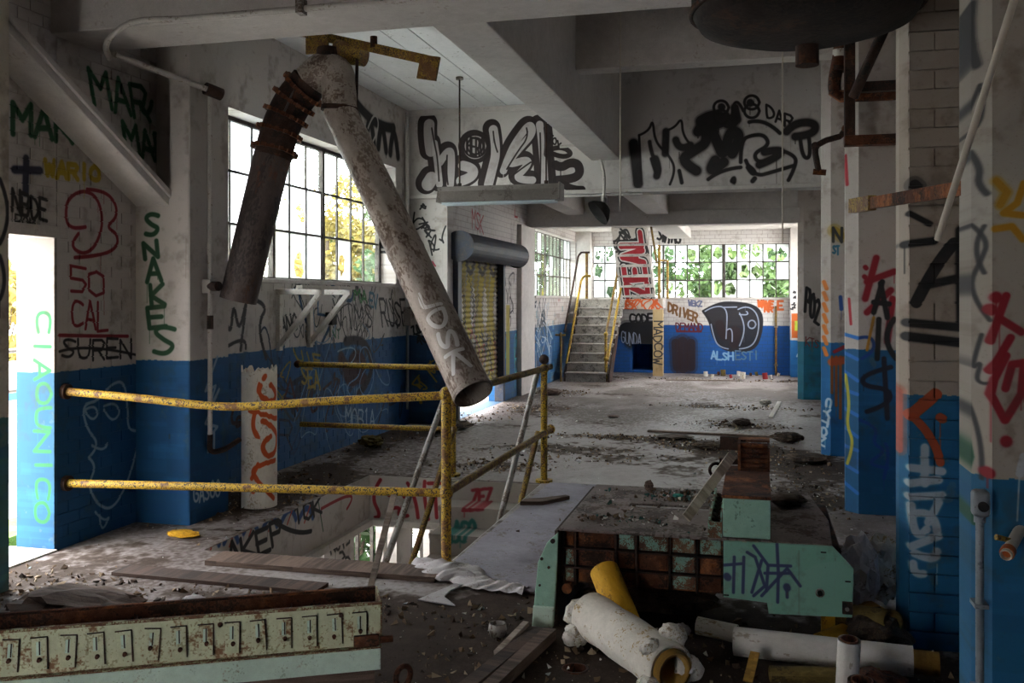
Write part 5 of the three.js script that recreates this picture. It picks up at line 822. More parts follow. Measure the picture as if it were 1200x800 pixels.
// ---- yellow railings round the stair opening
const fitting = (p, r = 0.036) => boxUV(new THREE.SphereGeometry(r, 12, 8).translate(p.x, p.y, p.z));
{
  const t = thing('guard_rail', 'chipped yellow pipe railing along the near and right edges of the stair opening', 'railing', [-1.8, 0, 5.36]);
  part(t, 'post', cyl(P(-1.797, 0, 5.36), P(-1.797, 1.04, 5.36), 0.03), M.yellow); part(t, 'post', cyl(P(-1.788, 0, 8.02), P(-1.788, 1.02, 8.02), 0.03), M.yellow);
  part(t, 'foot_plate', cyl(P(-1.788, 0, 8.02), P(-1.788, 0.02, 8.02), 0.075), M.yellow); part(t, 'foot_plate', cyl(P(-1.797, 0, 5.36), P(-1.797, 0.015, 5.36), 0.05), M.yellow);
  part(t, 'top_rail', tube([P(-4.28, 1.005, 5.12), P(-3.81, 0.97, 5.18), P(-3.3, 0.927, 5.24), P(-3.1, 0.927, 5.26), P(-2.566, 0.97, 5.3), P(-1.797, 1.02, 5.36)], 0.026, 10, false, 40), M.yellow);
  part(t, 'middle_rail', cyl(P(-4.29, 0.414, 5.13), P(-1.8, 0.434, 5.36), 0.026), M.yellow);
  part(t, 'top_rail', cyl(P(-1.797, 1.02, 5.36), P(-1.78, 0.99, 8.25), 0.026), M.yellowRust, 'rusted top rail'); part(t, 'middle_rail', cyl(P(-1.797, 0.434, 5.36), P(-1.78, 0.43, 8.25), 0.026), M.yellowRust);
  for (const p of [P(-1.797, 1.03, 5.36), P(-1.797, 0.434, 5.36), P(-1.788, 0.99, 8.02), P(-1.788, 0.43, 8.02), P(-1.78, 0.43, 8.25)]) part(t, 'fitting', fitting(p, 0.043), M.yellow);
  part(t, 'knob', fitting(P(-1.788, 1.07, 8.02), 0.045), M.darkRust); part(t, 'wall_flange', cyl(P(-4.3, 1.006, 5.12), P(-4.27, 1.004, 5.12), 0.05), M.darkRust); part(t, 'wall_flange', cyl(P(-4.3, 0.414, 5.13), P(-4.27, 0.414, 5.13), 0.05), M.darkRust);
  const u = thing('guard_rail', 'chipped yellow pipe railing along the far edge of the stair opening', 'railing', [-2.65, 0, 8.09]);
  part(u, 'post', cyl(P(-2.65, 0, 8.09), P(-2.65, 1.0, 8.09), 0.03), M.yellow); part(u, 'foot_plate', cyl(P(-2.65, 0, 8.09), P(-2.65, 0.02, 8.09), 0.07), M.yellow);
  part(u, 'top_rail', cyl(P(-4.17, 0.985, 8.05), P(-2.65, 0.975, 8.09), 0.026), M.yellow); part(u, 'middle_rail', cyl(P(-4.14, 0.421, 8.05), P(-2.65, 0.419, 8.09), 0.024), M.yellow);
  for (const y of [0.975, 0.42]) part(u, 'fitting', fitting(P(-2.65, y, 8.09), 0.042), M.yellow); part(u, 'fitting', fitting(P(-4.17, 0.985, 8.05), 0.036), M.rust);
  const h = thing('stair_handrail', 'pair of bare slanting handrails on the wall side of the stairs going down', 'handrail', [-2.65, -1.4, 6.4]);
  part(h, 'rail', cyl(P(-2.61, 1.0, 8.06), P(-2.61, -1.35, 5.1), 0.025), M.galv); part(h, 'rail', cyl(P(-2.61, 0.44, 8.0), P(-2.61, -1.45, 5.8), 0.025), M.yellowRust);
  part(h, 'lower_post', cyl(P(-2.61, -2.1, 5.8), P(-2.61, -0.75, 5.8), 0.02), M.yellowRust);
  const k = thing('stair_handrail', 'pair of slanting handrails on the machine side of the stairs going down', 'handrail', [-1.84, -1.4, 6.4]);
  part(k, 'rail', cyl(P(-1.84, 0.99, 8.03), P(-1.84, -1.2, 5.3), 0.024), M.galv, 'bare pipe turning yellow lower down'); part(k, 'rail', cyl(P(-1.84, 0.43, 8.0), P(-1.84, -1.2, 5.9), 0.024), M.yellowRust);
  part(k, 'lower_post', cyl(P(-1.84, -2.0, 5.95), P(-1.84, -0.65, 5.95), 0.02), M.yellowRust);
}
// ---- broken white drum with orange paint beside the pier
{
  const c = coat('#cfc8bd', '#a89a89', 0.64, '#857058', 0.74, 12, 40), x = c.getContext('2d'), S = (p, w) => spray(x, p, w, '#b8481a', 0.2);
  S([[200, 60], [150, 90], [190, 130], [270, 90], [250, 60]], 20); S([[150, 190], [300, 150]], 18); S([[270, 150], [300, 210], [260, 250]], 18); S([[240, 190], [150, 230], [150, 300], [220, 330], [250, 270], [200, 250]], 20); S([[170, 340], [300, 350], [260, 420], [180, 480]], 18); S([[260, 350], [290, 400]], 16); S([[280, 440], [283, 445]], 22); S([[230, 30], [233, 34]], 22);
  const tx = texture(c); tx.offset.set(0.33, 0);
  const t = thing('drum', 'tall broken white drum painted with an orange tag, standing by the wall pier', 'drum', [-3.72, 0, 6.55]);
  const q = rand(8), N = 40, pos = [], uv = [], idx = []; for (let i = 0; i <= N; i++) { const a = i / N * 6.2832, top = 1.06 + (i % N === 0 ? 0 : (q() - 0.5) * 0.07); for (const [r, y] of [[0.135, 0], [0.135, top], [0.124, top - 0.005], [0.124, 0.02]]) { pos.push(r * Math.cos(a), y, r * Math.sin(a)); uv.push(i / N, Math.min(1, y / 1.06)); } }
  for (let i = 0; i < N; i++) for (let k = 0; k < 3; k++) { const p = i * 4 + k; idx.push(p, p + 1, p + 4, p + 1, p + 5, p + 4); }
  const g = new THREE.BufferGeometry(); g.setAttribute('position', new THREE.Float32BufferAttribute(pos, 3)); g.setAttribute('uv', new THREE.Float32BufferAttribute(uv, 2)); g.setIndex(idx); const g2 = g.toNonIndexed(); g2.computeVertexNormals();
  local(t, 'shell', g2, mat({ map: tx, roughness: 0.9 })); local(t, 'base_disc', boxUV(new THREE.CylinderGeometry(0.125, 0.125, 0.03, 24).translate(0, 0.016, 0)), M.dirt);
}
// ---- conduits and pipes on the left
{
  const t = thing('conduit', 'grey pipe along the face of the front beam', 'pipe', [-2.5, 3.2, 4.97]);
  part(t, 'run', tube([P(-4.06, 3.16, 5.25), P(-3.93, 3.2, 5.05), P(-3.7, 3.285, 4.97), P(-3.3, 3.285, 4.975), P(0.9, 3.285, 4.975)], 0.019, 10, false, 60), M.pipeWhite);
  for (const x of [-2.55, -1.2, 0.1]) part(t, 'clip', box(x - 0.02, x + 0.02, 3.25, 3.335, 4.93, 5.0), M.galv);
  const u = thing('standpipe', 'thin white pipe with valves running down the side of the wall pier', 'pipe', [-3.82, 0.5, 6.1]);
  part(u, 'arm', cyl(P(-4.06, 3.2, 5.3), P(-3.8, 3.1, 6.0), 0.02), M.pipeWhite); part(u, 'end_cap', hollow(P(-3.82, 3.11, 5.97), P(-3.76, 3.085, 6.08), 0.045, 0.012, 20), M.darkRust);
  part(u, 'riser', cyl(P(-3.82, 3.08, 6.03), P(-3.82, 0.6, 6.03), 0.017), M.pipeWhite); part(u, 'foot', tube([P(-3.82, 0.62, 6.03), P(-3.82, 0.5, 6.04), P(-3.79, 0.49, 6.15), P(-3.76, 0.54, 6.33)], 0.02, 8), M.darkRust);
  part(u, 'valve', cyl(P(-3.85, 1.69, 6.03), P(-3.72, 1.69, 5.98), 0.035, 0.035, 14), M.darkRust); part(u, 'valve_body', rbox(-3.86, -3.79, 1.64, 1.74, 5.98, 6.08, 0.01), M.pipeWhite); part(u, 'coupling', cyl(P(-3.82, 1.38, 6.03), P(-3.82, 1.48, 6.03), 0.024), M.darkRust); part(u, 'coupling', cyl(P(-3.82, 1.92, 6.03), P(-3.82, 2.0, 6.03), 0.022), M.pipeWhite);
  const v = thing('standpipe', 'thin pale pipe in the corner beside the black lettered wall', 'pipe', [-4.25, 1.6, 11.1]); part(v, 'riser', cyl(P(-4.26, 1.5, 11.15), P(-4.26, 3.95, 11.15), 0.025), M.pipeWhite); part(v, 'end', cyl(P(-4.26, 2.45, 11.15), P(-4.26, 2.6, 11.15), 0.033), M.galv);
  for (const [d, label] of [[7.9, 'white wooden shelf bracket under the long window, beside the drum'], [8.52, 'white wooden shelf bracket under the long window, with the dark tag beside it']]) { const b = thing('shelf_bracket', label, 'bracket', [-4.1, 1.15, d]); part(b, 'arm', box(-4.3, -3.84, 1.64, 1.69, d - 0.03, d + 0.03), M.white); part(b, 'upright', box(-4.3, -4.26, 1.12, 1.64, d - 0.03, d + 0.03), M.white); part(b, 'strut', beam(P(-4.27, 1.17, d), P(-3.87, 1.65, d), 0.05, 0.045), M.white); }
  single('shelf_rail', 'long white rail lying across the two shelf brackets', 'rail', box(-3.9, -3.84, 1.69, 1.72, 7.5, 8.62), M.white);
  const e = thing('switch_box', 'small black switch box on the wall under the long window', 'switch', [-4.27, 1.3, 8.95]); part(e, 'case', rbox(-4.3, -4.22, 1.33, 1.46, 8.9, 9.02, 0.008), M.black); part(e, 'stub', cyl(P(-4.27, 1.2, 8.97), P(-4.27, 1.33, 8.97), 0.015), M.pipeWhite);
  const f = thing('switch_box', 'grey junction box with a conduit by the end of the window wall', 'switch', [-4.27, 1.2, 11.2]); part(f, 'case', rbox(-4.3, -4.2, 1.26, 1.5, 11.12, 11.26, 0.008), M.galv); part(f, 'conduit', cyl(P(-4.27, 0.2, 11.19), P(-4.27, 1.26, 11.19), 0.018), M.conduit);
}
// ---- roller shutter
{
  const c = canvas(512, 512), x = c.getContext('2d'), q = rand(55); x.fillStyle = '#7b756c'; x.fillRect(0, 0, 512, 512);
  for (let k = 0; k < 4; k++) { const cx = 60 + k * 130; spray(x, [[cx, 60], [cx - 50, 190], [cx + 10, 330], [cx - 30, 500]], 46, '#9c8a16', 0.4); spray(x, [[cx + 70, 30], [cx + 30, 200], [cx + 90, 330], [cx + 40, 500]], 34, '#8a7a14', 0.4); spray(x, [[cx + 30, 120], [cx, 210], [cx + 30, 290], [cx + 62, 210], [cx + 30, 120]], 10, '#b9b4ac', 0.25, 1); spray(x, [[cx - 40, 30], [cx, 100], [cx + 40, 20]], 22, '#2a241e', 0.4); spray(x, [[cx, 300], [cx + 30, 420], [cx + 60, 310]], 14, '#2c2620', 0.4); spray(x, [[cx - 40, 380], [cx - 10, 500]], 12, '#3a3022', 0.4); }
  scribble(x, 60, 470, 80, 480, 8, '#241f1b', 5, q); scribble(x, 100, 460, 300, 420, 3, '#8d3028', 5, q);
  x.globalAlpha = 0.8; x.fillStyle = x.createPattern(grimeTile, 'repeat'); x.fillRect(0, 0, 512, 512);
  const tx = texture(c), d = structure('door_2', 'half rusted steel roller shutter with yellow diamonds, raised above the floor', 'door', [-3.85, 0, 13]);
  const prof = []; for (let y = 0.36, k = 0; y < 2.2; y += 0.0185, k++) prof.push([k % 4 === 0 ? 0.0 : k % 4 === 2 ? 0.022 : 0.014, y]);
  const outline = [...prof.map(([o, y]) => [o, y]), ...prof.slice().reverse().map(([o, y]) => [o - 0.006, y])];
  const g = wallUV(ext(poly(outline), 2.3).translate(-3.9, 0, -14.13), { axis: 'D', a0: 11.8, a1: 14.15, y0: 0.3, y1: 2.2 }); part(d, 'curtain', g, mat({ map: tx, roughness: 0.6, metalness: 0.2 }));
  part(d, 'bottom_bar', rbox(-3.92, -3.86, 0.3, 0.37, 11.83, 14.13, 0.008), M.darkRust); for (const dd of [11.76, 14.08]) part(d, 'guide', rbox(-3.93, -3.78, 0, 2.2, dd, dd + 0.1, 0.008), M.blueSteel);
  part(d, 'hood', cylHood(), M.blueSteel, 'dented blue shutter hood'); part(d, 'hood_end', cyl(P(-3.68, 2.28, 11.5), P(-3.68, 2.28, 11.56), 0.2, 0.2, 24), M.blueSteel); part(d, 'hood_end', cyl(P(-3.68, 2.28, 14.5), P(-3.68, 2.28, 14.56), 0.19, 0.19, 24), M.darkRust);
  part(d, 'side_panel', rbox(-3.8, -3.72, 0.9, 2.3, 11.58, 11.74, 0.008), M.blueSteel);
}
function cylHood() { const p = []; for (let k = 0; k <= 14; k++) { const a = -1.2 + k / 14 * 3.4; p.push([0.19 * Math.cos(a), 0.19 * Math.sin(a)]); } p.push([-0.13, 0.16], [-0.13, -0.1]); return boxUV(ext(poly(p), 3.0).translate(-3.68, 2.28, -14.54)); }
// ---- far stairs, landing, second flight
{
  const tS = coated(0.8, {}, '#9d968e', '#6a645e', 0.58, '#46413d', 0.64, 18, 44, 0.4);
  const s = thing('stairs', 'dirty concrete stairs climbing to the landing in the far room', 'stairs', [-3.15, 0, 18.6]); const n = 9;
  for (let k = 0; k < n; k++) { const y = 1.6 * (k + 1) / n, d = 17.9 + 1.7 * k / n, x0 = -3.56 + 0.002 * k, x1 = -2.78 + 0.02 * k; part(s, 'riser', box(x0, x1, y - 0.178, y - 0.025, d, d + 0.04), tS); part(s, 'tread', rbox(x0 - 0.01, x1 + 0.01, y - 0.03, y, d - 0.025, d + 0.22, 0.005), M.stairConcrete, 'worn pale edge'); }
  for (const x of [-3.6, -2.74]) part(s, 'stringer', boxUV(onX(poly([[17.88, 0], [18.2, 0], [19.62, 1.4], [19.62, 1.6], [17.88, 0.16]]), x, 0.04)), M.darkRust);
  const l = thing('landing', 'concrete landing slab in front of the far window with an orange scrawled edge', 'platform', [-2.8, 1.4, 20]);
  part(l, 'slab', rbox(-3.6, -1.85, 1.4, 1.6, 19.6, 20.36), M.stairConcrete);
  const tO = wallPaint('none', 'X', -2.8, -1.8, 1.38, 1.6, 300, { base: '#b3a394', after(x, X, Y, p, q) { scribble(x, X(-2.7), X(-1.95), Y(1.58), Y(1.4), 12, '#c4501c', p * 0.025, q); } }); part(l, 'fascia', wallUV(rawBox(-2.74, -1.85, 1.38, 1.6, 19.57, 19.6), tO), tO.m, 'orange scrawled edge');
  const tP = wallPaint('PT', 'X', -2.1, -1.8, 0, 1.45, 260, { base: '#b39a6e' });
  const p = thing('post', 'pale square post with upright black letters holding up the landing', 'post', [-1.95, 0, 19.6]); part(p, 'shaft', wallUV(rawBox(-2.055, -1.85, 0, 1.38, 19.57, 19.75), tP), tP.m);
  // second flight: underside with the big red letters
  const c = canvas(512, 320), x = c.getContext('2d'); x.fillStyle = '#b9b2ac'; x.fillRect(0, 0, 512, 320); scribble(x, 20, 480, 20, 300, 10, '#2c2a2a', 16, rand(4));
  const letters = (col, lw) => { [...'ZEAL'].forEach((ch, k) => { for (const st of FONT[ch].split('|')) spray(x, st.split(' ').map((d) => [30 + k * 120 + +d[0] * 22, 66 + +d[1] * 32]), lw, col, 0.05, 0, false); }); };
  letters('#17151a', 92); letters('#cfc9c6', 66); letters('#8f0f1c', 46); x.globalAlpha = 0.6; x.fillStyle = x.createPattern(grimeTile, 'repeat'); x.fillRect(0, 0, 512, 320);
  const f = thing('stair_flight', 'underside of the upper stair flight with big red letters', 'stairs', [-2.37, 1.55, 19.2]);
  const A = P(-2.72, 1.55, 19.6), Bp = P(-2.01, 1.6, 19.6), C = P(-2.735, 2.98, 18.3), E = P(-2.05, 2.98, 18.3), nn = new V3(0, 0.7, -0.7).multiplyScalar(0.14), q8 = [A, Bp, C, E].map((v) => v.clone()).concat([A, Bp, C, E].map((v) => v.clone().add(nn)));
  const g = new THREE.BufferGeometry(), tri = [], uv = [], put = (l, m) => l.forEach((i, k) => { tri.push(q8[i].x, q8[i].y, q8[i].z); uv.push(...m[k]); });
  put([0, 1, 2], [[0, 1], [0, 0], [1, 1]]); put([1, 3, 2], [[0, 0], [1, 0], [1, 1]]); g.setAttribute('position', new THREE.Float32BufferAttribute(tri, 3)); g.setAttribute('uv', new THREE.Float32BufferAttribute(uv, 2)); g.computeVertexNormals();
  part(f, 'soffit', g, mat({ map: texture(c), roughness: 0.8 }), 'red letters with white outlines');
  tri.length = uv.length = 0; const z = [[0, 0], [1, 0], [1, 1]]; for (const [a, b, d, e] of [[4, 6, 5, 7], [0, 2, 4, 6], [1, 5, 3, 7], [0, 4, 1, 5], [2, 3, 6, 7]]) { put([a, b, d], z); put([b, e, d], z); }
  const g3 = new THREE.BufferGeometry(); g3.setAttribute('position', new THREE.Float32BufferAttribute(tri, 3)); g3.setAttribute('uv', new THREE.Float32BufferAttribute(uv, 2)); g3.computeVertexNormals(); part(f, 'slab', boxUV(g3.translate(0, 0.001, -0.001)), M.concrete);
  for (let k = 0; k < 6; k++) { const u = k / 7, pA = A.clone().lerp(C, u).add(nn), pB = Bp.clone().lerp(E, u).add(nn); part(f, 'step', box(pA.x, pB.x, pA.y - 0.02, pA.y + 0.19, -pA.z - 0.2, -pA.z), M.stairConcrete); }
  const h1 = thing('stair_handrail', 'yellow and rust handrail against the wall side of the far stairs', 'handrail', [-3.56, 0, 18.6]);
  part(h1, 'rail', tube([P(-3.56, 0.35, 17.98), P(-3.54, 1.98, 19.45), P(-3.5, 2.08, 19.56), P(-3.36, 2.08, 19.6)], 0.026, 8, true, 40), M.yellow); part(h1, 'rail', tube([P(-3.6, 0.95, 18.0), P(-3.6, 2.5, 19.45), P(-3.56, 2.58, 19.58), P(-3.38, 2.58, 19.6)], 0.022, 8, true, 40), M.darkRust); part(h1, 'post', cyl(P(-3.64, 0, 17.82), P(-3.64, 0.95, 17.82), 0.022), M.yellowRust); part(h1, 'crossbar', cyl(P(-3.75, 0.9, 17.82), P(-3.55, 0.9, 17.82), 0.02), M.yellowRust); part(h1, 'post', cyl(P(-3.45, 1.6, 19.62), P(-3.45, 2.6, 19.62), 0.03), M.yellowRust);
  const h2 = thing('stair_handrail', 'yellow handrail on the open side of the far stairs', 'handrail', [-2.78, 0, 18.6]);
  part(h2, 'post', cyl(P(-2.79, 0, 18.0), P(-2.79, 0.95, 18.0), 0.028), M.yellow); part(h2, 'rail', cyl(P(-2.79, 0.93, 18.0), P(-2.72, 2.5, 19.55), 0.025), M.yellowRust); part(h2, 'rail', cyl(P(-2.76, 0.42, 18.0), P(-2.68, 2.05, 19.6), 0.025), M.yellow); for (const y of [0.44, 0.92]) part(h2, 'fitting', fitting(P(-2.79, y, 18.0), 0.045), M.yellow);
  const h3 = thing('stair_handrail', 'yellow post and rails beside the red lettered flight', 'handrail', [-2, 1.6, 19.4]);
  part(h3, 'post', cyl(P(-1.93, 1.6, 19.64), P(-1.93, 2.72, 19.64), 0.03), M.yellow); part(h3, 'post', cyl(P(-1.78, 1.6, 19.9), P(-1.78, 2.4, 19.9), 0.025), M.yellow); part(h3, 'rail', cyl(P(-1.98, 2.35, 19.64), P(-2.0, 3.02, 18.75), 0.022), M.yellowRust); part(h3, 'rail', cyl(P(-1.93, 2.4, 19.64), P(-1.78, 2.4, 19.9), 0.02), M.yellow);
  const nb = structure('recess', 'deep square recess in the blue wall below the landing', 'recess', [-2.36, 0.05, 20.9]);
  for (const [x0, x1, y0, y1, d0, d1] of [[-2.68, -2.62, 0, 0.7, 20.6, 21.5], [-2.1, -2.04, 0, 0.7, 20.6, 21.5], [-2.62, -2.1, 0.62, 0.7, 20.6, 21.5], [-2.62, -2.1, -0.03, 0.05, 20.6, 21.5], [-2.68, -2.04, -0.03, 0.7, 21.5, 21.56]]) part(nb, 'lining', box(x0, x1, y0, y1, d0, d1), M.blueWall);
  const dp = thing('downpipe', 'thin pipe on the right part of the end wall', 'pipe', [0.42, 0, 20.36]); part(dp, 'riser', cyl(P(0.42, 0, 20.35), P(0.42, 1.45, 20.35), 0.022), M.yellowRust); for (const y of [0.2, 1.0]) part(dp, 'clip', box(0.38, 0.46, y, y + 0.03, 20.33, 20.405), M.galv);
}
// ---- hanging fluorescent lamp, wall lamp, cords
{
  const t = thing('hanging_lamp', 'long grey strip lamp hanging on two rods before the bulkhead', 'lamp', [-2.62, 2.6, 9.7]);
  part(t, 'housing', boxUV(ext(poly([[-0.12, 0], [0.12, 0], [0.07, 0.12], [0.07, 0.17], [-0.07, 0.17], [-0.07, 0.12]]), 1.35).rotateY(Math.PI / 2).translate(-3.33, 2.64, -9.7)), M.lampMetal);
  part(t, 'end_cap', rbox(-1.985, -1.97, 2.64, 2.82, 9.58, 9.82, 0.004), M.lampMetal); part(t, 'tube', cyl(P(-3.28, 2.63, 9.64), P(-2.03, 2.63, 9.64), 0.017), M.lampTube); part(t, 'tube', cyl(P(-3.28, 2.63, 9.76), P(-2.03, 2.63, 9.76), 0.017), M.lampTube);
  for (const x of [-3.1, -2.14]) { part(t, 'rod', cyl(P(x, 2.8, 9.7), P(x, 4.0, 9.7), 0.009), M.darkRust); part(t, 'rod_nut', cyl(P(x, 2.8, 9.7), P(x, 2.85, 9.7), 0.022), M.darkRust); part(t, 'ceiling_hook', cyl(P(x, 3.97, 9.7), P(x, 4.0, 9.7), 0.04), M.galv); }
  const w = thing('wall_lamp', 'dark shaded gooseneck lamp on a bent conduit below the bulkhead', 'lamp', [-1.8, 2.6, 11.1]);
  part(w, 'conduit', tube([P(-2.3, 3.45, 11.2), P(-2.0, 3.44, 11.2), P(-1.82, 3.3, 11.2), P(-1.76, 3.1, 11.2), P(-1.76, 2.82, 11.2)], 0.018, 8), M.pipeWhite); part(w, 'socket', cyl(P(-1.76, 2.72, 11.2), P(-1.76, 2.84, 11.2), 0.035), M.galv);
  const sh = new THREE.LatheGeometry([[0.03, 0.1], [0.08, 0.08], [0.15, 0.0], [0.17, -0.05], [0.165, -0.05], [0.145, -0.005], [0.03, 0.09]].map(([a, b]) => new THREE.Vector2(a, b)), 28); sh.rotateZ(-0.9).rotateY(0.5).translate(-1.8, 2.66, -11.2); part(w, 'shade', boxUV(sh), M.black); part(w, 'pipe', cyl(P(-3.9, 2.84, 11.22), P(-1.3, 2.85, 11.22), 0.015), M.pipeWhite);
  single('pull_cord', 'thin cord hanging from the ceiling beside the long beam', 'cord', cyl(P(-1.116, 2.35, 8.0), P(-1.116, 4.45, 8.0), 0.006, 0.006, 6), M.pvc); single('pull_cord', 'thin cord hanging before the black piece, beside the pipes', 'cord', cyl(P(0.189, 2.0, 7.0), P(0.189, 4.45, 7.0), 0.006, 0.006, 6), M.pvc);
}
// ---- overhead tank and rusty pipework on the right
{
  const t = thing('tank', 'huge dark rusty tank hanging under the roof above the columns', 'tank', [0.2, 2.7, 4.1]);
  const pr = [[0, -0.03], [0.3, -0.02], [0.43, 0.02], [0.465, 0.08], [0.47, 0.5], [0.47, 1.72]]; const g = new THREE.LatheGeometry(pr.map(([a, b]) => new THREE.Vector2(a, b)), 48); part(t, 'shell', boxUV(g.translate(0.2, 2.73, -4.1)), M.tank); part(t, 'rim', boxUV(new THREE.TorusGeometry(0.465, 0.014, 8, 48).rotateX(Math.PI / 2).translate(0.2, 2.81, -4.1)), M.darkRust); part(t, 'outlet', cyl(P(0.22, 2.62, 4.3), P(0.22, 2.72, 4.3), 0.05), M.darkRust);
  part(t, 'strap', boxUV(new THREE.CylinderGeometry(0.478, 0.478, 0.05, 48, 1, true).translate(0.2, 3.05, -4.1)), M.darkRust);
  const f = thing('pipe_rack', 'rusty steel rack fixed between the columns under the tank', 'rack', [0.8, 2.65, 6.9]);
  part(f, 'upright', rbox(0.6, 0.67, 2.67, 4.44, 6.87, 6.94, 0.005), M.darkRust); part(f, 'bar', rbox(0.66, 1.21, 3.03, 3.1, 6.88, 6.94, 0.005), M.darkRust); part(f, 'bar', rbox(0.6, 1.21, 2.66, 2.73, 6.86, 6.95, 0.005), M.rust);
  const p = thing('pipe', 'thick rusty pipe with an elbow beside the rack', 'pipe', [0.57, 3.0, 7.0]); part(p, 'run', tube([P(0.59, 4.44, 7.05), P(0.585, 3.4, 7.05), P(0.545, 3.12, 7.05), P(0.56, 3.05, 7.05), P(0.66, 3.04, 7.05), P(1.2, 3.04, 7.05)], 0.045, 12, false, 40), M.rust); part(p, 'band', cyl(P(0.585, 3.32, 7.05), P(0.585, 3.37, 7.05), 0.052), M.white); part(p, 'band', cyl(P(0.575, 3.22, 7.05), P(0.58, 3.25, 7.05), 0.055), M.darkRust);
  const d = thing('pipe', 'slanting dark pipe running down to the rack', 'pipe', [0.75, 3, 6.7]); part(d, 'run', cyl(P(0.9, 3.55, 6.45), P(0.65, 2.98, 6.8), 0.035), M.darkRust); part(d, 'hanger', cyl(P(0.9, 3.5, 6.45), P(0.9, 4.44, 6.45), 0.012), M.darkRust);
  const k = thing('pipe', 'crooked thin rusty pipe with a hanging end valve', 'pipe', [0.5, 2.5, 7.2]); part(k, 'run', tube([P(0.66, 3.1, 7.15), P(0.65, 2.85, 7.2), P(0.6, 2.78, 7.2), P(0.5, 2.755, 7.2), P(0.425, 2.715, 7.2), P(0.425, 2.66, 7.2), P(0.45, 2.52, 7.2)], 0.022, 8, true, 40), M.darkRust); part(k, 'valve', cyl(P(0.41, 2.53, 7.2), P(0.5, 2.52, 7.2), 0.022), M.rust); part(k, 'elbow', fitting(P(0.425, 2.715, 7.2), 0.032), M.darkRust); part(k, 'elbow', fitting(P(0.645, 2.83, 7.2), 0.04), M.rust);
  const r = thing('rusty_bar', 'flat rusty bar with a wrapped end reaching out from the near column', 'bar', [0.6, 2.0, 4.0]); part(r, 'bar', beam(P(0.44, 2.03, 4.6), P(0.705, 1.957, 3.2), 0.02, 0.05), M.rust); part(r, 'wrapping', beam(P(0.437, 2.031, 4.62), P(0.491, 2.016, 4.33), 0.035, 0.065), M.yellowRust); part(r, 'bolt', cyl(P(0.68, 1.958, 3.24), P(0.72, 1.958, 3.24), 0.012), M.galv);
  single('pole', 'slim pale plastic pole hanging down in front of the rusty bar', 'pole', cyl(P(0.548, 1.785, 3.15), P(0.974, 4.45, 0.81), 0.0105, 0.0105, 12), M.pvc);
  const c = thing('conduit', 'grey vertical conduit with a round outlet box on the nearest column', 'conduit', [0.66, 0, 3.11]); part(c, 'pipe', cyl(P(0.662, 0, 3.125), P(0.662, 0.95, 3.125), 0.012, 0.012, 12), M.conduit); const ob = part(c, 'outlet_box', rbox(0.638, 0.686, 0.94, 1.02, 3.09, 3.145, 0.012), M.conduit); part(ob, 'outlet', cyl(P(0.664, 0.975, 3.08), P(0.664, 0.975, 3.1), 0.015), M.black); part(c, 'hub', cyl(P(0.662, 0.92, 3.125), P(0.662, 0.95, 3.125), 0.017), M.conduit); for (const y of [0.4, 0.66]) part(c, 'clip', box(0.645, 0.685, y, y + 0.012, 3.11, 3.18), M.conduit);
  const b = thing('broken_pipe', 'broken stub of yellowed pipe sticking out of the nearest column', 'pipe', [0.73, 0.86, 3.06]); part(b, 'stub', hollow(P(0.705, 0.855, 3.0), P(0.78, 0.9, 3.15), 0.017, 0.004, 12), M.pvc); part(b, 'stub', cyl(P(0.69, 0.895, 3.05), P(0.75, 0.88, 3.07), 0.009, 0.006), M.yellowRust); part(b, 'collar', cyl(P(0.71, 0.858, 3.01), P(0.72, 0.863, 3.03), 0.021), M.copper);
}
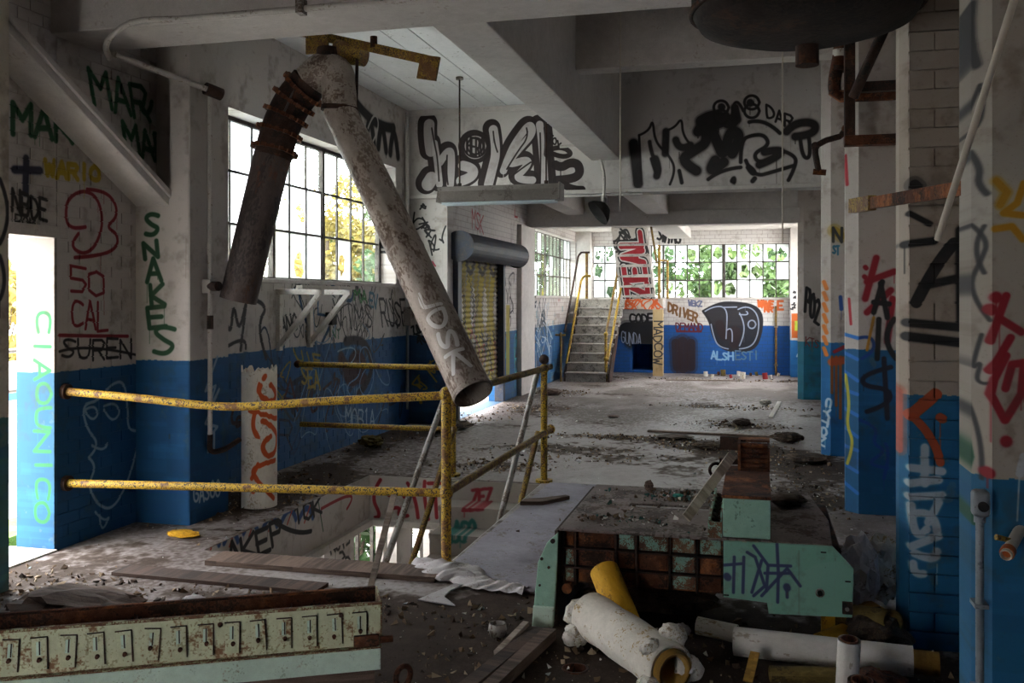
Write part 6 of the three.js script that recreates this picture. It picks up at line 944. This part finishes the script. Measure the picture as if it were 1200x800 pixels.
// ---- the green machine bed
const tMP = wallPaint('MP', 'X', -0.2, 0.5, 0.1, 0.55, 700, { base: '#72ab95', grime: 0.6, rough: 0.5, before(x, X, Y, p, q) { x.fillStyle = '#b8a583'; for (let i = 0; i < 16; i++) { x.globalAlpha = 0.5; x.fillRect(X(-0.14 + q() * 0.2), Y(0.49), p * 0.02, p * 0.012 * q() + 5); } x.globalAlpha = 1; } });
{
  const t = thing('machine', 'low mint green machine bed with a rusty open front and a dusty deck', 'machine', [-0.3, 0, 5]);
  part(t, 'deck_plate', boxUV(onY(poly([[-0.93, 4.5], [0.34, 4.5], [0.36, 5.0], [0.3, 5.62], [-0.93, 5.62]], [rect(-0.66, -0.24, 5.07, 5.16)]), 0.466, 0.014, 0.003)), M.deck, 'dusty brown deck');
  part(t, 'slot_tray', box(-0.68, -0.22, 0.4, 0.41, 5.05, 5.18), M.darkRust);
  const upr = part(t, 'upright', boxUV(onD(poly([[-0.93, 0.462], [-0.985, 0.41], [-1.03, 0.31], [-1.05, 0.1], [-1.055, 0], [-0.955, 0], [-0.945, 0.12], [-0.935, 0.3]]), 4.48, 0.02, 0.003)), M.mint, 'mint green upright plate'); part(t, 'foot', boxUV(onD(poly([[-1.056, 0], [-0.955, 0], [-0.947, 0.1], [-1.05, 0.1]]), 4.462, 0.02, 0.004)), M.paleMint);
  for (const [x, y, r] of [[-0.955, 0.42, 0.012], [-1.01, 0.33, 0.008], [-0.975, 0.29, 0.007], [-1.02, 0.2, 0.006]]) part(upr, 'bolt_hole', cyl(P(x, y, 4.474), P(x, y, 4.482), r, r, 10), M.darkRust);
  part(t, 'side_panel', boxUV(onX(poly([[4.5, 0.0], [5.62, 0.0], [5.62, 0.466], [4.5, 0.466]]), -0.95, 0.012)), M.darkRust);
  part(t, 'front_panel', box(-0.93, -0.14, 0.19, 0.466, 4.6, 4.62), M.rust, 'rusty inner front');
  const xs = [-0.925, -0.86, -0.66, -0.56, -0.4, -0.27, -0.145];
  for (let k = 0; k + 1 < xs.length; k++) for (const [y0, y1] of [[0.2, 0.27], [0.28, 0.36], [0.375, 0.455]]) { const mint = (k * 5 + Math.round(y0 * 100)) % 4 === 0 || (y0 > 0.37 && k > 1); part(t, 'inset_panel', rbox(xs[k] + 0.012, xs[k + 1] - 0.012, y0, y1, 4.588, 4.602, 0.003), mint ? M.mintRust : M.rust, mint ? 'mint painted inset' : undefined); }
  for (const x of xs) part(t, 'rib', box(x - 0.005, x + 0.005, 0.19, 0.466, 4.56, 4.6), M.darkRust); for (const y of [0.275, 0.368]) part(t, 'rib', box(-0.925, -0.145, y - 0.004, y + 0.004, 4.555, 4.6), M.darkRust);
  part(t, 'roller', cyl(P(-0.9, 0.17, 4.55), P(-0.9, 0.17, 4.6), 0.025), M.rust); 
  const fpl = part(t, 'front_plate', wallUV(onD(poly([[-0.143, 0.474], [0.34, 0.478], [0.43, 0.383], [0.423, 0.163], [0.06, 0.15], [0.052, 0.2], [-0.143, 0.211]]), 4.48, 0.014, 0.002), tMP), tMP.m, 'mint plate with a navy tag');
  part(fpl, 'bolt', cyl(P(0.285, 0.265, 4.465), P(0.285, 0.265, 4.482), 0.012, 0.012, 12), M.black); part(fpl, 'washer', hollow(P(0.285, 0.265, 4.474), P(0.285, 0.265, 4.482), 0.02, 0.006, 16), M.galv); part(fpl, 'bracket', rbox(0.38, 0.425, 0.18, 0.235, 4.464, 4.482, 0.003), M.darkRust); part(fpl, 'bolt', cyl(P(0.4, 0.205, 4.458), P(0.4, 0.205, 4.466), 0.009), M.galv);
  for (const [x, y] of [[0.3, 0.45], [0.405, 0.325], [-0.13, 0.222]]) part(fpl, 'slot_hole', box(x - 0.012, x + 0.012, y - 0.003, y + 0.003, 4.476, 4.482), M.black);
  part(t, 'body', box(-0.12, 0.38, 0.22, 0.45, 4.52, 5.55), M.darkRust); part(t, 'leg', rbox(0.3, 0.36, 0, 0.22, 4.6, 4.66, 0.004), M.yellowTube); part(t, 'leg', box(-0.1, -0.04, 0, 0.22, 5.3, 5.36), M.darkRust); part(t, 'leg', box(0.3, 0.36, 0, 0.22, 5.4, 5.46), M.darkRust); part(t, 'leg', box(-0.92, -0.86, 0, 0.3, 5.4, 5.46), M.darkRust);
  part(t, 'head_box', rbox(-0.147, 0.069, 0.486, 0.673, 4.5, 5.1, 0.006), M.mint, 'mint green box on the deck'); part(t, 'head_top', rbox(-0.152, 0.073, 0.668, 0.684, 4.494, 5.3, 0.004), M.rust); part(t, 'head_box', rbox(-0.147, 0.069, 0.486, 0.668, 5.1, 5.28, 0.006), M.darkRust);
  part(t, 'channel', merged([box(-0.215, -0.205, 0.48, 0.56, 4.5, 5.3), box(-0.158, -0.15, 0.48, 0.6, 4.5, 5.3), box(-0.215, -0.15, 0.48, 0.555, 4.495, 4.503)]), M.mintRust);
  for (let k = 0; k < 15; k++) part(t, 'chain_link', boxUV(new THREE.TorusGeometry(0.018, 0.006, 6, 12).rotateX(Math.PI / 2).rotateZ(k % 2 ? 0.5 : -0.5).translate(-0.182, 0.53, -(4.53 + k * 0.05))), M.darkRust); part(t, 'chain_ring', boxUV(new THREE.TorusGeometry(0.035, 0.009, 8, 18).rotateY(0.4).translate(-0.21, 0.66, -5.28)), M.darkRust);
  // square tube on the back of the head box
  const rs = []; for (let k = 0; k < 5; k++) rs.push(cyl(P(-0.075, 0.705 + k * 0.027, 5.2), P(0.064, 0.705 + k * 0.027, 5.2), 0.015, 0.014, 8)); part(t, 'grille', merged(rs), M.rust, 'corrugated rusty grille'); part(t, 'tube_frame', merged([box(-0.09, -0.076, 0.684, 0.83, 5.15, 5.4), box(0.064, 0.076, 0.684, 0.81, 5.15, 5.4), box(-0.09, 0.076, 0.684, 0.692, 5.15, 5.4), box(-0.09, 0.076, 0.82, 0.83, 5.28, 5.4)]), M.rust);
  part(t, 'back_bracket', merged([box(-0.19, -0.09, 0.76, 0.83, 5.36, 5.4), box(-0.19, -0.09, 0.69, 0.72, 5.3, 5.4)]), M.darkRust);
  single('wooden_board', 'weathered grey board leaning on the machine head box', 'board', beam(P(-0.335, 0.5, 4.78), P(-0.118, 0.775, 5.08), 0.05, 0.014, new V3(0.6, 0.5, 0.6)), M.paleWood);
}
// floor plate between the stair opening and the machine
single('floor_plate', 'dusty smooth steel plate on the floor between stairs and machine', 'plate', boxUV(onY(poly([[-1.77, 5.25], [-1.18, 4.95], [-0.98, 5.0], [-0.98, 5.6], [-1.3, 7.95], [-1.72, 7.95]]), 0.001, 0.012, 0.002)), M.dustPlate);
// ---- the cream green trough with its row of stamped tabs
{
  const t = thing('trough', 'long chipped cream green steel trough with a row of stamped tabs', 'trough', [-1.46, 0, 3.53]); t.rotation.y = Math.atan2(0.65, 1.21); const L = 2.1;
  local(t, 'front_plate', lbox(L, 0.165, 0.008, -L / 2, 0.29, 0, 0.003), M.cream); local(t, 'front_rim', lbox(L, 0.014, 0.022, -L / 2, 0.373, -0.007, 0.004), M.creamRust); local(t, 'back_plate', lbox(L, 0.24, 0.008, -L / 2, 0.255, -0.2, 0.003), M.rust); local(t, 'back_rim', lbox(L, 0.012, 0.02, -L / 2, 0.378, -0.2, 0.004), M.rust);
  local(t, 'bottom_plate', lbox(L, 0.008, 0.2, -L / 2, 0.2, -0.1), M.rust); local(t, 'end_plate', lbox(0.008, 0.19, 0.21, 0, 0.29, -0.1, 0.003), M.creamRust);
  local(t, 'lip_plate', lbox(L - 0.01, 0.085, 0.01, -L / 2, 0.162, 0.03, 0.003), M.paleMint, 'pale mint lower lip'); local(t, 'lip_flange', lbox(L - 0.01, 0.008, 0.04, -L / 2, 0.206, 0.012), M.creamRust);
  local(t, 'base_board', lbox(L - 0.05, 0.12, 0.16, -L / 2, 0.06, -0.08, 0.004), M.plank, 'brown base board'); for (const x of [-0.35, -0.95, -1.5]) local(t, 'divider', lbox(0.006, 0.1, 0.19, x, 0.29, -0.1), M.rust);
  const q = rand(61);
  for (let k = 0; k < 19; k++) {
    const x = -0.085 - k * 0.098, a = (q() - 0.5) * 0.16, g = new THREE.Group(); g.name = 'tab'; g.position.set(x, 0.285, 0.006); g.rotation.z = a; t.add(g);
    local(g, 'tab_plate', lbox(0.052, 0.118, 0.007, 0, 0, 0, 0.002), M.cream); local(g, 'slot', lbox(0.005, 0.05, 0.003, 0.002, 0.022, 0.0035), M.darkRust); local(g, 'slot_edge', lbox(0.016, 0.05, 0.004, -0.002, 0.02, 0.0025), M.paleMint);
    local(g, 'bolt', boxUV(new THREE.CylinderGeometry(0.007, 0.009, 0.016, 8).rotateX(Math.PI / 2).translate((q() - 0.5) * 0.01, -0.02 + (q() - 0.5) * 0.02, 0.01)), M.rust); local(g, 'cut_edge', lbox(0.06, 0.004, 0.004, 0, 0.061, 0.001), M.darkRust); local(g, 'cut_edge', lbox(0.004, 0.118, 0.004, 0.029, 0, 0.001), M.darkRust);
  }
  for (const x of [-0.16, -0.62]) local(t, 'rivet', boxUV(new THREE.SphereGeometry(0.01, 8, 6).translate(x, 0.34, 0.005)), M.rust); local(t, 'corner_bracket', lbox(0.1, 0.045, 0.02, -0.06, 0.235, 0.02, 0.004), M.rust); local(t, 'corner_pin', boxUV(new THREE.CylinderGeometry(0.014, 0.014, 0.05, 10).rotateZ(1.57).translate(0.02, 0.235, 0.02)), M.rust);
}
single('leaning_strip', 'grey wooden strip leaning up behind the trough end', 'strip', beam(P(-1.87, 0.55, 4.7), P(-1.78, 0.0, 4.0), 0.03, 0.014), M.paleWood);
// ---- pieces lying about: boards, sheets, tubes, rolls
const plank = (name, label, a, b, w, h, m, cat = 'board') => single(name, label, cat, beam(a, b, w, h), m);
plank('floor_board', 'wide dark board lying along the near edge of the stair opening', P(-3.2, 0.016, 5.1), P(-1.75, 0.016, 5.12), 0.22, 0.03, M.plank);
plank('floor_board', 'thin board on the floor between the trough and the stair opening', P(-3.6, 0.012, 4.75), P(-2.3, 0.012, 4.72), 0.16, 0.02, M.darkPlank);
plank('wood_plank', 'dark split plank pointing at the machine foot', P(-1.14, 0.02, 3.6), P(-1.0, 0.02, 4.36), 0.07, 0.035, M.darkPlank); plank('wood_plank', 'reddish plank lying close beside the split plank', P(-1.04, 0.035, 3.55), P(-0.93, 0.035, 4.3), 0.06, 0.05, M.plank); plank('wood_plank', 'thin splintered lath by the little pot', P(-1.12, 0.014, 4.05), P(-1.06, 0.05, 4.36), 0.03, 0.02, M.paleWood);
plank('wood_plank', 'long flat lath on the floor of the far bay', P(-1.25, 0.012, 11.35), P(0.35, 0.012, 11.2), 0.08, 0.02, M.plank); plank('wood_plank', 'long thin lath before the end wall', P(-1.7, 0.012, 18.6), P(-0.4, 0.012, 18.8), 0.12, 0.02, M.paleWood); plank('wood_plank', 'pale lath beside the far column', P(0.2, 0.015, 13.0), P(0.36, 0.015, 15.0), 0.06, 0.02, M.white); plank('wood_plank', 'curved off cut at the right of the machine deck', P(0.4, 0.02, 5.2), P(0.52, 0.02, 6.3), 0.04, 0.03, M.darkPlank);
single('wood_wedge', 'brown wooden wedge lying on the floor plate by the railing', 'wood', boxUV(onY(poly([[-1.75, 7.0], [-1.58, 7.05], [-1.42, 7.3], [-1.46, 7.33], [-1.62, 7.18], [-1.74, 7.12]]), 0.014, 0.03, 0.004)), M.plank);
single('sheet_offcut', 'pale pointed sheet metal off cut before the white cloth', 'sheet', boxUV(onY(poly([[-1.72, 4.66], [-1.6, 5.02], [-1.54, 5.03], [-1.6, 4.85], [-1.6, 4.74], [-1.5, 4.62]]), 0.012, 0.008, 0.002)), M.galvPale());
{ // crumpled white cloth along the edge of the floor plate
  const W = 44, Hh = 10, pos = [], idx = [], q = rand(72), line = [[-1.93, 5.3], [-1.78, 5.2], [-1.62, 5.14], [-1.5, 5.02], [-1.36, 4.96], [-1.2, 4.93]]; const cv = new THREE.CatmullRomCurve3(line.map(([x, d]) => P(x, 0, d)));
  for (let i = 0; i <= W; i++) { const c = cv.getPoint(i / W), tn = cv.getTangent(i / W), n = new V3(-tn.z, 0, tn.x), w = 0.05 + 0.11 * Math.sin(Math.PI * Math.min(1, i / W * 1.1 + 0.1)) * (i < 20 ? 1 : 0.7); for (let j = 0; j <= Hh; j++) { const f = j / Hh * 2 - 1, s = (((i * 11) % NT) * NT + j * 29) % (NT * NT), y = 0.016 + Math.max(0, (1 - f * f)) * (0.015 + 0.05 * N2[s] * (i < 24 ? 1 : 0.6)) * (0.6 + 0.8 * N3[s]) + 0.008 * Math.sin(i * 1.3 + j); const p = c.clone().addScaledVector(n, f * w * (0.8 + 0.4 * N2[s])); pos.push(p.x, Math.max(0.015, y), p.z); } }
  for (let i = 0; i < W; i++) for (let j = 0; j < Hh; j++) { const a = i * (Hh + 1) + j; idx.push(a, a + Hh + 1, a + 1, a + 1, a + Hh + 1, a + Hh + 2); }
  const g = new THREE.BufferGeometry(); g.setAttribute('position', new THREE.Float32BufferAttribute(pos, 3)); g.setIndex(idx); g.computeVertexNormals(); single('cloth', 'crumpled dirty white cloth at the foot of the near railing post', 'cloth', boxUV(g), M.cloth);
}
const pipeThing = (name, label, cat, a, b, r, t, m, inner, wob = 0) => { const g = thing(name, label, cat, [(a.x + b.x) / 2, Math.min(a.y, b.y) - r, -(a.z + b.z) / 2]); part(g, 'shell', hollow(a, b, r, t, 24, wob, wob ? 7 : 1), m); if (inner) { const d = b.clone().sub(a).normalize(); part(g, 'core', hollow(a.clone().addScaledVector(d, inner[0]), b.clone().addScaledVector(d, inner[1]), r * 0.78, t, 20), inner[2]); } return g; };
pipeThing('paper_tube', 'bright yellow tube propped against the rusty machine front', 'tube', P(-0.70, 0.30, 4.46), P(-0.545, 0.09, 4.22), 0.07, 0.006, M.yellowTube);
{
  const g = pipeThing('insulation_roll', 'torn white roll of pipe insulation lying before the machine', 'roll', P(-0.74, 0.13, 4.32), P(-0.33, 0.11, 3.82), 0.105, 0.02, M.paper, [-0.02, 0.03, M.cardboard], 0.03); const q = rand(81);
  for (const [cx, cy, cd, s, n] of [[-0.78, 0.14, 4.32, 0.075, 5], [-0.8, 0.06, 4.24, 0.06, 3], [-0.41, 0.17, 3.83, 0.05, 4], [-0.27, 0.08, 3.92, 0.06, 5], [-0.33, 0.2, 3.9, 0.05, 4], [-0.4, 0.05, 3.78, 0.05, 3]]) for (let k = 0; k < n; k++) { const r = new THREE.IcosahedronGeometry(s * (0.6 + 0.5 * q()), 2), p = r.attributes.position; for (let i = 0; i < p.count; i++) { const f = 0.75 + 0.5 * N3[Math.abs(Math.floor((p.getX(i) + 1) * 900) * 37 + Math.floor((p.getY(i) + 1) * 800) * 11) % (NT * NT)]; p.setXYZ(i, p.getX(i) * f, p.getY(i) * f * 0.9, p.getZ(i) * f); } r.computeVertexNormals(); part(g, 'torn_flap', boxUV(r.translate(cx + (q() - 0.5) * 0.05, Math.max(s * 0.8, cy + (q() - 0.5) * 0.04), -cd + (q() - 0.5) * 0.05)), M.foilPaper(), 'crumpled foil paper'); }
}
pipeThing('pipe', 'long dirty white pipe lying across the floor below the mint plate', 'pipe', P(-0.09, 0.075, 4.3), P(0.64, 0.085, 4.22), 0.062, 0.008, M.white, [0.01, 0.1, M.cardboard]);
pipeThing('pipe', 'short torn pipe end with tan lining left of the long white pipe', 'pipe', P(-0.26, 0.09, 4.42), P(-0.08, 0.08, 4.38), 0.04, 0.006, M.paper, [0.02, 0.03, M.cardboard]);
pipeThing('paper_tube', 'dull yellow tube lying under the long white pipe', 'tube', P(0.06, 0.035, 4.06), P(0.5, 0.035, 4.15), 0.034, 0.004, M.olive); pipeThing('paper_tube', 'olive tube leaning behind the long white pipe', 'tube', P(0.36, 0.06, 4.85), P(0.6, 0.15, 4.5), 0.055, 0.005, M.olive); pipeThing('paper_tube', 'brown tube lying against the brick column foot', 'tube', P(0.45, 0.06, 5.15), P(0.62, 0.06, 4.75), 0.05, 0.005, M.cardboard); pipeThing('paper_tube', 'amber tube under the mint plate corner', 'tube', P(0.28, 0.045, 4.46), P(0.40, 0.045, 4.62), 0.042, 0.005, M.yellowTube);
pipeThing('pipe_stub', 'rust rimmed pale pipe stub standing before the long white pipe', 'pipe', P(0.335, 0, 3.8), P(0.345, 0.31, 3.76), 0.042, 0.006, M.white, [0.29, 0.004, M.rust]); pipeThing('pipe_stub', 'rusty pipe stub standing in front of the pale stub', 'pipe', P(0.365, 0, 3.58), P(0.37, 0.235, 3.56), 0.05, 0.006, M.darkRust, [0.2, 0.004, M.rust]);
{
  const lump = (label, x, y, d, s, m, name = 'plastic_bag', cat = 'bag', seed = 1, group) => { const g = new THREE.IcosahedronGeometry(1, 3), p = g.attributes.position; for (let i = 0; i < p.count; i++) { const k = Math.abs(Math.floor((p.getX(i) + 1.2) * 60) * 131 + Math.floor((p.getY(i) + 1.2) * 60) * 17 * NT + Math.floor((p.getZ(i) + 1.2) * 60) * 53 + seed * 991) % (NT * NT), f = 0.6 + 0.75 * N2[k]; p.setXYZ(i, p.getX(i) * f * s[0], p.getY(i) * f * s[1], p.getZ(i) * f * s[2]); } g.computeVertexNormals(); g.computeBoundingBox(); g.translate(x, y - g.boundingBox.min.y, -d); single(name, label, cat, boxUV(g), m, group); };
  lump('crumpled whitish plastic bag beside the machine, at the brick column', 0.5, 0.0, 5.0, [0.1, 0.2, 0.1], M.cloth, 'plastic_bag', 'bag', 1); lump('smaller dirty plastic bag behind the crumpled bag', 0.64, 0, 5.25, [0.1, 0.17, 0.1], M.paper, 'plastic_bag', 'bag', 2); lump('dark mound of rags and dirt under the machine front', -0.5, 0, 4.85, [0.35, 0.1, 0.16], M.dirt, 'rubbish_mound', 'rubbish', 3); lump('mound of dirt before the brick column foot', 0.55, 0, 4.6, [0.14, 0.08, 0.2], M.dirt, 'rubbish_mound', 'rubbish', 4);
  lump('rust coloured rubbish heap at the end of the long white pipe', 0.45, 0, 3.95, [0.14, 0.06, 0.12], M.rust, 'rubbish_mound', 'rubbish', 5); lump('shiny crumpled can lying before the rusty machine front', -0.34, 0, 4.5, [0.045, 0.03, 0.03], M.foil, 'can', 'can', 6);
  lump('brown leafy heap behind the left end of the trough', -3.2, 0, 3.9, [0.35, 0.09, 0.2], M.plank, 'leaf_heap', 'leaves', 7); lump('white crumpled paper behind the trough', -2.75, 0, 4.2, [0.08, 0.05, 0.05], M.cloth, 'paper', 'paper', 8); lump('yellow rag on the floor by the wall pier', -3.72, 0, 5.55, [0.12, 0.025, 0.06], M.yellowTube, 'rag', 'rag', 9);
  lump('teal rag on the machine deck', -0.42, 0.48, 5.35, [0.03, 0.012, 0.02], M.tealRag, 'rag', 'rag', 10); lump('tan stone at the back of the machine deck', -0.6, 0.48, 5.5, [0.025, 0.03, 0.02], M.plank, 'stone', 'stone', 11);
  lump('dirt heap on the right part of the machine deck', 0.17, 0.48, 5.3, [0.1, 0.03, 0.1], M.dirt, 'rubbish_mound', 'rubbish', 12);
  const far = [[-0.16, 12.2, 0.11, 0.08, 'brown block lying in the middle of the far bay', M.darkPlank], [-0.49, 10.2, 0.16, 0.07, 'large mound of plaster rubble in the far bay', M.dirt], [0.35, 10.9, 0.18, 0.1, 'mound of dark rubble before the third column', M.dirt], [0.5, 9.6, 0.2, 0.08, 'flat heap of dark litter by the third column', M.dirt], [-3.3, 15.3, 0.2, 0.1, 'heap of litter at the jamb of the far opening', M.plank], [0.15, 14.6, 0.09, 0.08, 'pale chunk before the far column', M.paper], [-1.85, 12.6, 0.08, 0.03, 'small scrap near the shutter', M.plank], [-0.9, 10.9, 0.2, 0.03, 'flat patch of litter beside the long lath', M.dirt], [-3.6, 11.0, 0.25, 0.09, 'heap of dirt at the foot of the scribbled return', M.dirt], [-4.0, 9.4, 0.14, 0.12, 'yellowish lump against the blue wall', M.olive], [-1.68, 9.1, 0.03, 0.02, 'white scrap on the floor plate beyond the machine', M.cloth], [-0.95, 7.4, 0.05, 0.02, 'white torn paper behind the machine', M.cloth]];
  far.forEach(([x, d, s, h, label, m], i) => lump(label, x, 0, d, [s, h * 0.55, s * 0.8], m, 'rubble', 'rubble', 20 + i));
  // small cans and cups in a row at the end wall
  const cupMats = [M.white, M.paper, M.rust, M.olive, mat({ color: '#8f1f24', roughness: 0.7 })]; for (let k = 0; k < 12; k++) { const x = -1.0 + k * 0.13 + rr(-0.04, 0.04), d = rr(19.1, 20.2), h = rr(0.06, 0.14); single('can', ['dented white can in the litter along the end wall', 'cream can in the litter along the end wall', 'rusty can in the litter along the end wall', 'olive can in the litter along the end wall', 'red can in the litter along the end wall'][k % 5], 'can', hollow(P(x, 0, d), P(x + rr(-0.02, 0.02), h, d), h * 0.42, 0.006, 14), cupMats[k % 5], 'cans along the end wall ' + ['white', 'cream', 'rusty', 'olive', 'red'][k % 5]); }
  single('cup', 'squat pale pot standing before the machine foot', 'pot', boxUV(new THREE.LatheGeometry([[0, 0], [0.035, 0], [0.045, 0.03], [0.04, 0.06], [0.034, 0.06], [0.036, 0.03], [0, 0.01]].map(([a, b]) => new THREE.Vector2(a, b)), 20).translate(-1.185, 0, -4.3)), M.galv);
  single('disc', 'rusty ring standing on edge by the trough end', 'ring', boxUV(new THREE.TorusGeometry(0.04, 0.012, 8, 20).rotateY(1.1).translate(-1.4, 0.052, -3.62)), M.rust);
  const cardb = thing('cardboard_flap', 'torn tan cardboard flap under the long white pipe', 'cardboard', [-0.02, 0, 4.05]); part(cardb, 'sheet', beam(P(-0.03, 0.01, 4.02), P(0.0, 0.1, 4.12), 0.04, 0.006), M.cardboard);
}
// uncountable litter: chips, grit and splinters on the floor
{
  const q = rand(90), geo = new THREE.TetrahedronGeometry(1, 0), mk = (name, label, n, place, cols, smin, smax) => { const im = new THREE.InstancedMesh(geo, mat({ color: '#ffffff', roughness: 0.95 }), n), o = new THREE.Object3D(), c = new THREE.Color(); im.name = name; im.castShadow = im.receiveShadow = true; for (let i = 0; i < n; i++) { const [x, y, d] = place(i), s = smin + (smax - smin) * q() ** 3; o.position.set(x, y + s * 0.2, -d); o.rotation.set(q() * 6, q() * 6, q() * 6); o.scale.set(s * (0.5 + 1.5 * q()), s * 0.5, s * (0.5 + q())); o.updateMatrix(); im.setMatrixAt(i, o.matrix); im.setColorAt(i, c.set(cols[Math.floor(q() * cols.length)])); } im.userData = { label, category: 'litter', kind: 'stuff' }; scene.add(im); };
  const g2 = () => (q() + q() + q() - 1.5) * 0.9; const ok = (x, d) => !(x > -3.42 && x < -1.78 && d > 5.25 && d < 7.97) && x > -4.28 && x < 1.15;
  const near = () => { for (;;) { const [px, pd, rx, rd] = DIRT[Math.floor(q() * DIRT.length)], x = px + g2() * rx * 1.4, d = pd + g2() * rd * 1.4; if (ok(x, d) && d > 3) return [x, 0, d]; } }, any = () => { for (;;) { const x = -4.2 + 5.3 * q(), d = 3 + 17 * q() ** 1.5; if (ok(x, d)) return [x, 0.001, d]; } };
  mk('grit', 'scattered brown grit and splinters on the dirty floor patches', 9000, near, ['#4a392c', '#65503a', '#33281f', '#7d6850', '#9a8870'], 0.003, 0.026); mk('plaster_chips', 'scattered white plaster chips on the floor', 1500, (i) => i % 3 ? near() : any(), ['#cfcac3', '#b5aca0', '#e0dcd6', '#9aa3a5'], 0.003, 0.02);
  mk('deck_litter', 'litter of chips and splinters on the machine deck', 420, () => { const a = q(); if (a < 0.5) return [-0.6 + 0.4 * q(), 0.482, 5.25 + 0.3 * q()]; if (a < 0.75) return [-0.86 + 0.4 * q() , 0.482, 4.7 + 0.12 * q()]; return [-0.9 + 0.68 * q(), 0.482, 4.55 + 1.0 * q()]; }, ['#3a2c22', '#5a4330', '#c8c2ba', '#2c4f4a', '#7a6650'], 0.004, 0.02);
}
renderer.render(scene, camera);
